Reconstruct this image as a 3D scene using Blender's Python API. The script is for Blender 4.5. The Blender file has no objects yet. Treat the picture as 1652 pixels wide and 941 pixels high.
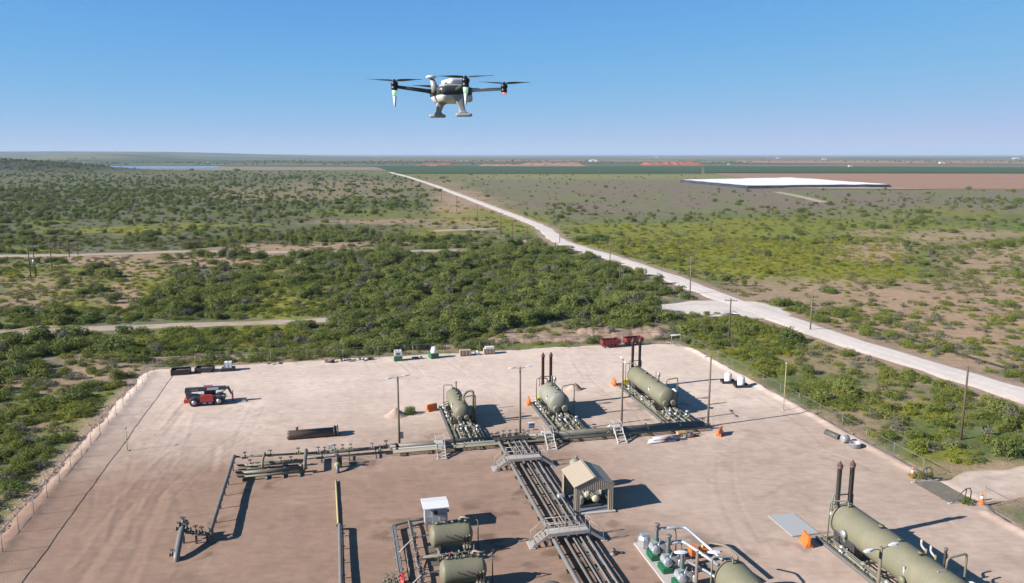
import bpy, bmesh, math, random
import numpy as np
from mathutils import Vector, Matrix

scene = bpy.context.scene
COL = scene.collection
R = math.radians
random.seed(7)
rng = np.random.default_rng(7)

# ------------------------------------------------------------------ camera
CAM_H = 34.0
FPX = 1250.0                      # focal length in pixels of a 1652 px wide picture
PITCH = math.atan((470.5 - 249.0) / FPX)
cam_data = bpy.data.cameras.new("camera")
cam_data.sensor_fit = 'HORIZONTAL'
cam_data.sensor_width = 36.0
cam_data.lens = 36.0 * FPX / 1652.0
cam_data.clip_start = 0.1
cam_data.clip_end = 120000.0
cam = bpy.data.objects.new("camera", cam_data)
cam.location = (0, 0, CAM_H)
cam.rotation_euler = (R(90) - PITCH, 0, 0)
COL.objects.link(cam)
scene.camera = cam

# ------------------------------------------------------------------ sky, sun, exposure
SUN_EL = R(28.0)
SUN_AZ_SHADOW = R(20.0)           # shadows run towards +X, turned 20 degrees to +Y
sun_dir = Vector((-math.cos(SUN_AZ_SHADOW) * math.cos(SUN_EL), -math.sin(SUN_AZ_SHADOW) * math.cos(SUN_EL), math.sin(SUN_EL)))
world = bpy.data.worlds.new("World")
scene.world = world
world.use_nodes = True
wn = world.node_tree.nodes
wl = world.node_tree.links
wn.clear()
sky = wn.new('ShaderNodeTexSky')
sky.sky_type = 'NISHITA'
sky.sun_disc = False
sky.sun_elevation = SUN_EL
sky.sun_rotation = math.atan2(sun_dir.x, sun_dir.y)
sky.altitude = 2000.0
sky.air_density = 0.5
sky.dust_density = 0.0
sky.ozone_density = 3.0
# clear dry air: the same tone curve for the whole sky keeps it blue down to the horizon
sp_sky = wn.new('ShaderNodeSeparateColor')
cb_sky = wn.new('ShaderNodeCombineColor')
wl.new(sky.outputs[0], sp_sky.inputs[0])
for ch, (gain, width, power) in enumerate(((1.55, 0.0, 0.85), (3.4, 1.58, 1.15), (5.2, 1.9, 1.8))):
    # gain * (1 - exp(-(x / width) ** power)): the shoulder of a film curve; red keeps a plain power
    pw = wn.new('ShaderNodeMath'); pw.operation = 'POWER'; pw.inputs[1].default_value = power
    ml = wn.new('ShaderNodeMath'); ml.operation = 'MULTIPLY'
    if width == 0.0:
        ml.inputs[1].default_value = 0.76
        wl.new(sp_sky.outputs[ch], pw.inputs[0]); wl.new(pw.outputs[0], ml.inputs[0])
    else:
        dv_ = wn.new('ShaderNodeMath'); dv_.operation = 'MULTIPLY'; dv_.inputs[1].default_value = 1.0 / width
        ng_ = wn.new('ShaderNodeMath'); ng_.operation = 'MULTIPLY'; ng_.inputs[1].default_value = -1.0
        ex_ = wn.new('ShaderNodeMath'); ex_.operation = 'EXPONENT'
        om_ = wn.new('ShaderNodeMath'); om_.operation = 'SUBTRACT'; om_.inputs[0].default_value = 1.0
        ml.inputs[1].default_value = gain
        wl.new(sp_sky.outputs[ch], dv_.inputs[0]); wl.new(dv_.outputs[0], pw.inputs[0]); wl.new(pw.outputs[0], ng_.inputs[0])
        wl.new(ng_.outputs[0], ex_.inputs[0]); wl.new(ex_.outputs[0], om_.inputs[1]); wl.new(om_.outputs[0], ml.inputs[0])
    wl.new(ml.outputs[0], cb_sky.inputs[ch])
bg = wn.new('ShaderNodeBackground')
bg.inputs['Strength'].default_value = 0.0725
wo = wn.new('ShaderNodeOutputWorld')
wl.new(cb_sky.outputs[0], bg.inputs['Color'])
wl.new(bg.outputs[0], wo.inputs['Surface'])

sd = bpy.data.lights.new("sun", 'SUN')
sd.energy = 5.0
sd.angle = R(0.5)
sd.color = (1.0, 0.94, 0.89)
sun = bpy.data.objects.new("sun", sd)
sun.rotation_euler = (-sun_dir).to_track_quat('-Z', 'Y').to_euler()
sun.location = (-60, -30, 80)
COL.objects.link(sun)

scene.view_settings.view_transform = 'Standard'
scene.view_settings.look = 'None'
scene.view_settings.exposure = 1.07
scene.view_settings.gamma = 1.0
scene.view_settings.use_curve_mapping = False
scene.render.engine = 'CYCLES'
scene.cycles.use_denoising = True
scene.cycles.max_bounces = 6
scene.cycles.diffuse_bounces = 3
scene.cycles.transparent_max_bounces = 12
scene.cycles.volume_bounces = 0

# ------------------------------------------------------------------ coordinates
GZ = -0.30                        # level of the natural ground; the gravel pad stands at 0
PHI = R(12.5)                     # the plant is laid out on a grid turned by this angle
CP, SP = math.cos(PHI), math.sin(PHI)
cp_, sp_ = math.cos(PITCH), math.sin(PITCH)

def S(u, v, z=0.0):
    """plant grid (u to the right, v away) to world"""
    return Vector((u * CP - v * SP, u * SP + v * CP, z))

def UV(x, y):
    return x * CP + y * SP, -x * SP + y * CP

def ground_at(px, py, z=GZ):
    """where the line of sight of a picture point meets the level z"""
    a = (px - 826.0) / FPX
    b = (py - 470.5) / FPX
    dy = cp_ - b * sp_
    dz = -sp_ - b * cp_
    t = (z - CAM_H) / dz
    return Vector((t * a, t * dy, z))

def project(x, y, z):
    d = y * cp_ - (z - CAM_H) * sp_
    up = y * sp_ + (z - CAM_H) * cp_
    d = np.maximum(d, 1e-3)
    return 826.0 + FPX * x / d, 470.5 - FPX * up / d

# ------------------------------------------------------------------ noise (numpy)
def _hash(ix, iy, seed):
    h = (ix.astype(np.int64) * 374761393 + iy.astype(np.int64) * 668265263 + seed * 1442695041) & 0xFFFFFFFF
    h = ((h ^ (h >> 13)) * 1274126177) & 0xFFFFFFFF
    return ((h ^ (h >> 16)) & 0xFFFF) / 65535.0

def vnoise(x, y, seed=0):
    ix = np.floor(x); iy = np.floor(y)
    fx = x - ix; fy = y - iy
    fx = fx * fx * (3 - 2 * fx); fy = fy * fy * (3 - 2 * fy)
    a = _hash(ix, iy, seed); b = _hash(ix + 1, iy, seed)
    c = _hash(ix, iy + 1, seed); d = _hash(ix + 1, iy + 1, seed)
    return (a + (b - a) * fx) * (1 - fy) + (c + (d - c) * fx) * fy

def fbm(x, y, seed=0, octaves=4):
    t = 0; amp = 0.5; tot = 0
    for o in range(octaves):
        t = t + amp * vnoise(x * 2 ** o, y * 2 ** o, seed + 17 * o)
        tot += amp; amp *= 0.5
    return t / tot

def sstep(a, b, x):
    t = np.clip((x - a) / (b - a), 0, 1)
    return t * t * (3 - 2 * t)

def seg_dist(x, y, pts):
    """distance of each point to a polyline"""
    best = np.full(np.shape(x), 1e9)
    for (ax, ay), (bx, by) in zip(pts[:-1], pts[1:]):
        dx, dy = bx - ax, by - ay
        t = np.clip(((x - ax) * dx + (y - ay) * dy) / (dx * dx + dy * dy + 1e-9), 0, 1)
        best = np.minimum(best, np.hypot(x - (ax + t * dx), y - (ay + t * dy)))
    return best

def in_poly(x, y, poly):
    inside = np.zeros(np.shape(x), bool)
    n = len(poly)
    for i in range(n):
        x0, y0 = poly[i]; x1, y1 = poly[(i + 1) % n]
        cond = ((y0 > y) != (y1 > y))
        xi = (x1 - x0) * (y - y0) / ((y1 - y0) if y1 != y0 else 1e-9) + x0
        inside ^= cond & (x < xi)
    return inside

# ------------------------------------------------------------------ materials
MATS = {}
def new_mat(name):
    m = bpy.data.materials.new(name)
    m.use_nodes = True
    nt = m.node_tree
    b = nt.nodes["Principled BSDF"]
    return m, nt, b

ALB = 0.80                        # all surface colours below were judged at a lower exposure
def rgba(c):
    return (c[0] * ALB, c[1] * ALB, c[2] * ALB, 1.0)

def paint(name, col, rough=0.5, metal=0.0, dirt=0.25, dirt_col=(0.30, 0.22, 0.16), scale=1.5, bump=0.0, spec=0.4, streak=False):
    """painted or bare surface with uneven tone, dust and slight roughness changes"""
    if name in MATS:
        return MATS[name]
    m, nt, b = new_mat(name)
    N, L = nt.nodes, nt.links
    tc = N.new('ShaderNodeTexCoord')
    mp = N.new('ShaderNodeMapping')
    L.new(tc.outputs['Object'], mp.inputs['Vector'])
    if streak:
        mp.inputs['Scale'].default_value = (1.0, 1.0, 0.25)
    n1 = N.new('ShaderNodeTexNoise')
    n1.inputs['Scale'].default_value = scale
    n1.inputs['Detail'].default_value = 6
    n1.inputs['Roughness'].default_value = 0.65
    L.new(mp.outputs[0], n1.inputs['Vector'])
    cr = N.new('ShaderNodeValToRGB')
    cr.color_ramp.elements[0].position = 0.46
    cr.color_ramp.elements[1].position = 0.72
    cr.color_ramp.elements[0].color = (0, 0, 0, 1)
    cr.color_ramp.elements[1].color = (1, 1, 1, 1)
    L.new(n1.outputs['Fac'], cr.inputs[0])
    mul = N.new('ShaderNodeMath'); mul.operation = 'MULTIPLY'; mul.inputs[1].default_value = dirt
    L.new(cr.outputs[0], mul.inputs[0])
    n2 = N.new('ShaderNodeTexNoise')
    n2.inputs['Scale'].default_value = scale * 9
    n2.inputs['Detail'].default_value = 3
    L.new(tc.outputs['Object'], n2.inputs['Vector'])
    hv = N.new('ShaderNodeHueSaturation')
    hv.inputs['Color'].default_value = rgba(col)
    mr = N.new('ShaderNodeMapRange')
    mr.inputs['To Min'].default_value = 0.82; mr.inputs['To Max'].default_value = 1.18
    L.new(n2.outputs['Fac'], mr.inputs['Value'])
    L.new(mr.outputs[0], hv.inputs['Value'])
    mx = N.new('ShaderNodeMix'); mx.data_type = 'RGBA'
    L.new(mul.outputs[0], mx.inputs['Factor'])
    L.new(hv.outputs[0], mx.inputs['A'])
    mx.inputs['B'].default_value = rgba(dirt_col)
    L.new(mx.outputs['Result'], b.inputs['Base Color'])
    b.inputs['Metallic'].default_value = metal
    rr = N.new('ShaderNodeMapRange')
    rr.inputs['To Min'].default_value = max(0.05, rough - 0.12); rr.inputs['To Max'].default_value = min(1, rough + 0.15)
    L.new(n1.outputs['Fac'], rr.inputs['Value'])
    L.new(rr.outputs[0], b.inputs['Roughness'])
    b.inputs['Specular IOR Level'].default_value = spec
    if bump:
        bp = N.new('ShaderNodeBump'); bp.inputs['Strength'].default_value = bump; bp.inputs['Distance'].default_value = 0.02
        L.new(n2.outputs['Fac'], bp.inputs['Height'])
        L.new(bp.outputs[0], b.inputs['Normal'])
    MATS[name] = m
    return m

def soil_mat(name, attr=None, col=(0.4, 0.3, 0.22), fine=(2.0, 9.0), var=0.25, bump=0.25, dist=0.05, rough=0.95, stretch=None, patch=None):
    """ground: vertex colour (own colour of the soil or growth) times grain in three sizes"""
    m, nt, b = new_mat(name)
    N, L = nt.nodes, nt.links
    geo = N.new('ShaderNodeNewGeometry')
    vec = geo.outputs['Position']
    if stretch:
        mp = N.new('ShaderNodeMapping')
        mp.inputs['Rotation'].default_value = (0, 0, stretch[0])
        mp.inputs['Scale'].default_value = (stretch[1], stretch[2], 1)
        L.new(vec, mp.inputs['Vector'])
        svec = mp.outputs[0]
    else:
        svec = vec
    prod = None
    ns = []
    for sc_, w, v_ in ((fine[0], var, svec), (fine[1], var * 0.8, vec), (0.12, var * 0.7, vec)):
        n = N.new('ShaderNodeTexNoise')
        n.inputs['Scale'].default_value = sc_
        n.inputs['Detail'].default_value = 5
        n.inputs['Roughness'].default_value = 0.6
        L.new(v_, n.inputs['Vector'])
        mr = N.new('ShaderNodeMapRange')
        mr.inputs['From Min'].default_value = 0.3; mr.inputs['From Max'].default_value = 0.7
        mr.inputs['To Min'].default_value = 1 - w; mr.inputs['To Max'].default_value = 1 + w
        L.new(n.outputs['Fac'], mr.inputs['Value'])
        ns.append(n)
        if prod is None:
            prod = mr.outputs[0]
        else:
            mm = N.new('ShaderNodeMath'); mm.operation = 'MULTIPLY'
            L.new(prod, mm.inputs[0]); L.new(mr.outputs[0], mm.inputs[1])
            prod = mm.outputs[0]
    hv = N.new('ShaderNodeHueSaturation')
    L.new(prod, hv.inputs['Value'])
    if attr:
        at = N.new('ShaderNodeAttribute'); at.attribute_name = attr
        L.new(at.outputs['Color'], hv.inputs['Color'])
    else:
        hv.inputs['Color'].default_value = rgba(col)
    L.new(hv.outputs[0], b.inputs['Base Color'])
    b.inputs['Roughness'].default_value = rough
    b.inputs['Specular IOR Level'].default_value = 0.15
    ad = N.new('ShaderNodeMath'); ad.operation = 'ADD'
    L.new(ns[0].outputs['Fac'], ad.inputs[0]); L.new(ns[1].outputs['Fac'], ad.inputs[1])
    bp = N.new('ShaderNodeBump'); bp.inputs['Strength'].default_value = bump; bp.inputs['Distance'].default_value = dist
    L.new(ad.outputs[0], bp.inputs['Height'])
    L.new(bp.outputs[0], b.inputs['Normal'])
    MATS[name] = m
    return m

def leaf_mat(name, c0, c1, trans=0.3):
    m, nt, b = new_mat(name)
    N, L = nt.nodes, nt.links
    at = N.new('ShaderNodeAttribute'); at.attribute_name = 'tint'
    oi = N.new('ShaderNodeObjectInfo')
    ad = N.new('ShaderNodeMath'); ad.operation = 'ADD'
    m1 = N.new('ShaderNodeMath'); m1.operation = 'MULTIPLY'; m1.inputs[1].default_value = 0.45
    m2 = N.new('ShaderNodeMath'); m2.operation = 'MULTIPLY'; m2.inputs[1].default_value = 0.55
    L.new(at.outputs['Fac'], m1.inputs[0]); L.new(oi.outputs['Random'], m2.inputs[0])
    L.new(m1.outputs[0], ad.inputs[0]); L.new(m2.outputs[0], ad.inputs[1])
    mx = N.new('ShaderNodeMix'); mx.data_type = 'RGBA'
    L.new(ad.outputs[0], mx.inputs['Factor'])
    mx.inputs['A'].default_value = rgba(c0); mx.inputs['B'].default_value = rgba(c1)
    L.new(mx.outputs['Result'], b.inputs['Base Color'])
    b.inputs['Roughness'].default_value = 0.65
    b.inputs['Specular IOR Level'].default_value = 0.2
    tr = N.new('ShaderNodeBsdfTranslucent')
    L.new(mx.outputs['Result'], tr.inputs['Color'])
    ms = N.new('ShaderNodeMixShader'); ms.inputs[0].default_value = trans
    L.new(b.outputs[0], ms.inputs[1]); L.new(tr.outputs[0], ms.inputs[2])
    out = [n for n in N if n.type == 'OUTPUT_MATERIAL'][0]
    L.new(ms.outputs[0], out.inputs['Surface'])
    MATS[name] = m
    return m

# ------------------------------------------------------------------ mesh helpers
class MB:
    """collects simple solids and links them as one mesh object"""
    def __init__(s):
        s.v = []; s.f = []; s.sm = []; s.mi = []; s.mat = 0
    def _add(s, vs, fs, smooth=False):
        o = len(s.v)
        s.v += [tuple(p) for p in vs]
        s.f += [tuple(i + o for i in f) for f in fs]
        s.sm += [smooth] * len(fs)
        s.mi += [s.mat] * len(fs)
        return s
    def box(s, x0, x1, y0, y1, z0, z1, rz=0.0, piv=None):
        vs = [(x, y, z) for z in (z0, z1) for y in (y0, y1) for x in (x0, x1)]
        if rz:
            cx, cy = piv or ((x0 + x1) / 2, (y0 + y1) / 2)
            c, n = math.cos(rz), math.sin(rz)
            vs = [(cx + (x - cx) * c - (y - cy) * n, cy + (x - cx) * n + (y - cy) * c, z) for x, y, z in vs]
        return s._add(vs, [(0, 2, 3, 1), (4, 5, 7, 6), (0, 1, 5, 4), (2, 6, 7, 3), (0, 4, 6, 2), (1, 3, 7, 5)])
    def hexa(s, p):
        """eight corners: four below, four above, each anticlockwise from above"""
        return s._add(p, [(3, 2, 1, 0), (4, 5, 6, 7), (0, 1, 5, 4), (1, 2, 6, 5), (2, 3, 7, 6), (3, 0, 4, 7)])
    def bar(s, a, b, w, h):
        """box beam from a to b"""
        a = Vector(a); b = Vector(b); d = (b - a)
        if d.length < 1e-6: return s
        d.normalize()
        up = Vector((0, 0, 1)) if abs(d.z) < 0.95 else Vector((0, 1, 0))
        r = d.cross(up).normalized() * (w / 2)
        q = r.cross(d).normalized() * (h / 2)
        vs = [a - r - q, a + r - q, b + r - q, b - r - q, a - r + q, a + r + q, b + r + q, b - r + q]
        return s.hexa(vs)
    def tube(s, pts, r, n=10, caps=True, smooth=True):
        pts = [Vector(p) for p in pts]
        rad = r if isinstance(r, (list, tuple)) else [r] * len(pts)
        vs = []; fs = []
        prev = None
        for i, p in enumerate(pts):
            if i == 0: d = pts[1] - p
            elif i == len(pts) - 1: d = p - pts[i - 1]
            else: d = (pts[i + 1] - p).normalized() + (p - pts[i - 1]).normalized()
            if d.length < 1e-9: d = Vector((0, 0, 1))
            d.normalize()
            if prev is None:
                up = Vector((0, 0, 1)) if abs(d.z) < 0.9 else Vector((0, 1, 0))
                a = d.cross(up).normalized()
            else:
                a = prev - d * prev.dot(d)
                a = a.normalized() if a.length > 1e-6 else d.orthogonal().normalized()
            prev = a
            b = d.cross(a).normalized()
            for k in range(n):
                t = 2 * math.pi * k / n
                vs.append(p + (a * math.cos(t) + b * math.sin(t)) * rad[i])
        for i in range(len(pts) - 1):
            for k in range(n):
                k2 = (k + 1) % n
                fs.append((i * n + k, i * n + k2, (i + 1) * n + k2, (i + 1) * n + k))
        s._add(vs, fs, smooth)
        if caps:
            o = len(s.v) - len(vs)
            s.f.append(tuple(o + k for k in reversed(range(n)))); s.sm.append(False); s.mi.append(s.mat)
            s.f.append(tuple(o + (len(pts) - 1) * n + k for k in range(n))); s.sm.append(False); s.mi.append(s.mat)
        return s
    def pipe(s, pts, r, n=10, bend=None):
        """tube with rounded elbows"""
        pts = [Vector(p) for p in pts]
        bend = bend or r * 2.6
        out = [pts[0]]
        for i in range(1, len(pts) - 1):
            a = (pts[i - 1] - pts[i]); b = (pts[i + 1] - pts[i])
            k = min(bend, a.length * 0.45, b.length * 0.45)
            a.normalize(); b.normalize()
            p0 = pts[i] + a * k; p2 = pts[i] + b * k
            for t in (0, 0.25, 0.5, 0.75, 1):
                out.append(p0 * (1 - t) ** 2 + pts[i] * 2 * t * (1 - t) + p2 * t * t)
        out.append(pts[-1])
        return s.tube(out, r, n)
    def lathe(s, prof, axis='Z', at=(0, 0, 0), n=24, smooth=True):
        """profile of (radius, height) turned about an axis"""
        vs = []; fs = []
        A = Vector(at)
        for r, h in prof:
            for k in range(n):
                t = 2 * math.pi * k / n
                c, q = r * math.cos(t), r * math.sin(t)
                vs.append(A + (Vector((c, q, h)) if axis == 'Z' else Vector((h, c, q)) if axis == 'X' else Vector((q, h, c))))
        for i in range(len(prof) - 1):
            for k in range(n):
                k2 = (k + 1) % n
                fs.append((i * n + k, i * n + k2, (i + 1) * n + k2, (i + 1) * n + k))
        fs.append(tuple(reversed(range(n))))
        fs.append(tuple((len(prof) - 1) * n + k for k in range(n)))
        return s._add(vs, fs, smooth)
    def prism(s, poly, a, b, axis='Y'):
        """flat outline pushed along an axis; outline in the other two axes"""
        n = len(poly)
        def P(p, t):
            return (p[0], t, p[1]) if axis == 'Y' else (t, p[0], p[1]) if axis == 'X' else (p[0], p[1], t)
        vs = [P(p, a) for p in poly] + [P(p, b) for p in poly]
        fs = [tuple(range(n)), tuple(reversed(range(n, 2 * n)))]
        fs += [(i, n + i, n + (i + 1) % n, (i + 1) % n) for i in range(n)]
        return s._add(vs, fs)
    def mesh(s, name, mats):
        me = bpy.data.meshes.new(name)
        me.from_pydata(s.v, [], s.f)
        if not isinstance(mats, (list, tuple)): mats = [mats]
        for m in mats: me.materials.append(m)
        me.polygons.foreach_set('use_smooth', s.sm)
        me.polygons.foreach_set('material_index', s.mi)
        bm = bmesh.new(); bm.from_mesh(me)
        bmesh.ops.recalc_face_normals(bm, faces=bm.faces)
        bm.to_mesh(me); bm.free()
        me.update()
        return me
    def build(s, name, mats, parent=None, loc=None, rot=None):
        o = bpy.data.objects.new(name, s.mesh(name, mats))
        COL.objects.link(o)
        if parent is not None: o.parent = parent
        if loc is not None: o.location = loc
        if rot is not None: o.rotation_euler = rot
        return o

def tag(o, label=None, cat=None, group=None, kind=None):
    if label: o['label'] = label
    if cat: o['category'] = cat
    if group: o['group'] = group
    if kind: o['kind'] = kind
    return o

def thing(name, label, cat, u, v, rot=0.0, group=None, z=0.0):
    """an Empty at a thing's base, on the plant grid; parts are built in its own axes"""
    o = bpy.data.objects.new(name, None)
    o.empty_display_size = 0.3
    COL.objects.link(o)
    o.location = S(u, v, z)
    o.rotation_euler = (0, 0, PHI + rot)
    return tag(o, label, cat, group)

def thing_xy(name, label, cat, x, y, z=GZ, rot=0.0, group=None):
    o = bpy.data.objects.new(name, None)
    o.empty_display_size = 0.3
    COL.objects.link(o)
    o.location = (x, y, z)
    o.rotation_euler = (0, 0, rot)
    return tag(o, label, cat, group)

def copy_tree(o, parent=None):
    c = o.copy()
    COL.objects.link(c)
    if parent is not None: c.parent = parent
    for ch in list(o.children):
        copy_tree(ch, c)
    return c

def from_arrays(name, verts, faces, mats, attrs=None, smooth=True):
    me = bpy.data.meshes.new(name)
    me.from_pydata(verts, [], faces)
    for m in (mats if isinstance(mats, (list, tuple)) else [mats]): me.materials.append(m)
    me.polygons.foreach_set('use_smooth', [smooth] * len(me.polygons))
    for an, arr in (attrs or {}).items():
        a = me.attributes.new(an, 'FLOAT_COLOR', 'POINT')
        a.data.foreach_set('color', np.concatenate([arr, np.ones((len(arr), 1))], 1).astype(np.float32).ravel())
    me.update()
    o = bpy.data.objects.new(name, me)
    COL.objects.link(o)
    return o

# ================================================================== THE SETTING
def grid_mesh(name, X, Y, Z, mat, colors=None, smooth=True):
    h, w = X.shape
    me = bpy.data.meshes.new(name)
    co = np.stack([X, Y, Z], -1).reshape(-1, 3).astype(np.float32)
    idx = np.arange(h * w).reshape(h, w)
    q = np.stack([idx[:-1, :-1], idx[:-1, 1:], idx[1:, 1:], idx[1:, :-1]], -1).reshape(-1, 4)
    me.vertices.add(len(co)); me.vertices.foreach_set('co', co.ravel())
    me.loops.add(q.size); me.loops.foreach_set('vertex_index', q.astype(np.int32).ravel())
    me.polygons.add(len(q))
    me.polygons.foreach_set('loop_start', np.arange(0, q.size, 4, dtype=np.int32))
    me.polygons.foreach_set('use_smooth', [smooth] * len(q))
    me.update(calc_edges=True)
    if colors is not None:
        a = me.attributes.new('ground', 'FLOAT_COLOR', 'POINT')
        c = np.concatenate([colors.reshape(-1, 3) * ALB, np.ones((h * w, 1))], 1).astype(np.float32)
        a.data.foreach_set('color', c.ravel())
    me.materials.append(mat)
    o = bpy.data.objects.new(name, me)
    COL.objects.link(o)
    return o

def px_line(pts):
    return [tuple(ground_at(*p)[:2]) for p in pts]

ROAD = px_line([(1900, 712), (1700, 655), (1600, 624), (1500, 592), (1400, 562), (1320, 538), (1240, 509), (1185, 488), (1130, 468), (1060, 440),
                (1000, 420), (950, 405), (910, 394), (893, 385), (886, 374), (866, 362), (820, 345), (760, 322), (700, 299), (660, 286), (630, 278)])
APRON = px_line([(1065, 497), (1130, 497), (1200, 497), (1255, 512)])
TRACK_A = px_line([(1080, 497), (900, 500), (720, 504), (520, 517), (400, 520), (260, 525), (130, 531), (60, 533), (-60, 541)])
TRACK_B = px_line([(-80, 412), (60, 413), (160, 411), (250, 408), (330, 405), (430, 407), (530, 408), (640, 405), (740, 404)])
TRACK_C = px_line([(930, 402), (880, 398), (840, 388)])
TRACK_D = px_line([(700, 373), (760, 371), (800, 369)])
TRACK_E = px_line([(1255, 310), (1290, 317), (1332, 327)])
ACCESS = [tuple(S(u, v)[:2]) for u, v in ((59.0, 63.4), (66, 63.6), (78, 64.5), (100, 66.5))]
PAD = [(-30.6, 10), (-30.6, 127.6), (-29.2, 129.6), (54.0, 129.2), (58.5, 127.3), (60.4, 122), (60.6, 10)]
PADW = [tuple(S(u, v)[:2]) for u, v in PAD]

def blob(px, py, cx, cy, rx, ry, soft=0.5):
    d = np.sqrt(((px - cx) / rx) ** 2 + ((py - cy) / ry) ** 2)
    return 1 - sstep(1 - soft, 1 + soft, d)

SOIL = np.array((0.36, 0.25, 0.16)); DRY = np.array((0.195, 0.165, 0.10))
GREY = np.array((0.165, 0.16, 0.095)); GREEN = np.array((0.125, 0.155, 0.05)); YELLOW = np.array((0.215, 0.215, 0.028))

YELLOW_SPOTS = [(190, 367, 120, 7, 1.0), (330, 362, 90, 5, .7), (60, 405, 60, 3, .8), (90, 445, 120, 25, .6), (250, 452, 60, 26, .9), (480, 465, 70, 40, .8), (470, 505, 60, 22, .8), (430, 530, 70, 14, .9),
                (760, 350, 70, 18, .9), (840, 362, 40, 16, .9), (690, 380, 90, 10, .7), (640, 345, 160, 5, .5), (1130, 370, 240, 14, .9), (1180, 402, 240, 24, 1.0), (1320, 440, 160, 14, .9), (1250, 428, 200, 14, 1.0), (1420, 370, 160, 10, .5), (1500, 345, 160, 8, .5),
                (1330, 360, 100, 10, .7), (1000, 395, 60, 10, .8), (60, 470, 90, 16, .5), (110, 495, 80, 14, .8), (30, 560, 50, 10, .4), (160, 640, 60, 16, .5), (90, 670, 110, 30, .4), (300, 540, 110, 14, .7), (300, 555, 120, 9, .5),
                (1180, 580, 50, 22, .6), (1260, 560, 90, 30, .4), (1230, 605, 60, 16, .5), (1500, 740, 60, 16, .8), (1480, 670, 70, 20, .4), (760, 545, 60, 8, .6), (900, 565, 120, 6, .4), (690, 283, 60, 4, .6), (150, 800, 60, 40, .3), (20, 850, 20, 40, .7)]
BARE_SPOTS = [(200, 418, 130, 9, 1.), (330, 420, 140, 8, 1.), (430, 400, 120, 6, .9), (560, 398, 120, 6, .9), (60, 455, 70, 12, .5), (20, 485, 60, 14, .8), (210, 475, 28, 32, 1.), (225, 430, 45, 16, .9), (740, 325, 50, 18, .9), (700, 300, 40, 12, .5), (780, 330, 40, 14, .6), (720, 362, 70, 7, .6),
              (620, 356, 150, 5, .7), (500, 312, 160, 14, .4), (570, 300, 120, 10, .4), (150, 595, 70, 26, .9), (60, 620, 70, 20, .8), (330, 577, 90, 7, .9), (260, 560, 40, 8, .5), (110, 570, 50, 10, .6), (1320, 470, 160, 22, .9), (1480, 480, 200, 30, 1.), (1600, 520, 120, 45, 1.), (1450, 520, 160, 36, .9), (1400, 405, 50, 14, 1.), (1440, 398, 60, 8, .8), (1390, 375, 40, 6, .8),
              (1560, 385, 110, 10, .8), (1600, 420, 90, 24, .8), (1620, 455, 80, 14, .8), (1250, 450, 60, 8, .5), (1560, 575, 120, 16, .9), (1350, 590, 80, 24, .7), (1420, 640, 70, 22, .7), (1400, 690, 60, 22, .5), (1600, 640, 60, 14, .5), (1560, 760, 90, 14, .8), (1620, 790, 80, 30, 1.), (880, 540, 110, 9, .9), (1010, 530, 110, 10, 1.), (1000, 545, 60, 6, .8), (760, 553, 80, 5, .6), (500, 560, 60, 8, .5), (160, 690, 50, 30, .5), (190, 720, 40, 30, .7), (110, 800, 35, 50, .4), (60, 700, 60, 20, .3)]

def cover(x, y):
    """what grows where: weights of bare soil, yellow weeds and green growth at ground points"""
    px, py = project(x, y, GZ)
    n1 = fbm(x / 9.0, y / 9.0, 3); n2 = fbm(x / 40.0, y / 40.0, 5); n3 = fbm(x / 160.0, y / 160.0, 9)
    w = 26 * (n2 - 0.5) * np.clip((py - 240) / 120.0, 0.15, 1.2)
    qx = px + 90 * (fbm(x / 30., y / 30., 21) - 0.5); qy = py + w
    yel = np.zeros_like(x); bare = np.zeros_like(x)
    for cx, cy, rx, ry, s_ in YELLOW_SPOTS:
        yel = np.maximum(yel, s_ * blob(qx, qy, cx, cy, rx, ry))
    for cx, cy, rx, ry, s_ in BARE_SPOTS:
        bare = np.maximum(bare, s_ * blob(qx, qy, cx, cy, rx, ry))
    yel = np.clip(yel * (0.35 + 1.1 * n1), 0, 1)
    bare = np.clip(bare * (0.55 + 0.9 * n1), 0, 1)
    return px, py, n1, n2, n3, yel, bare

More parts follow.
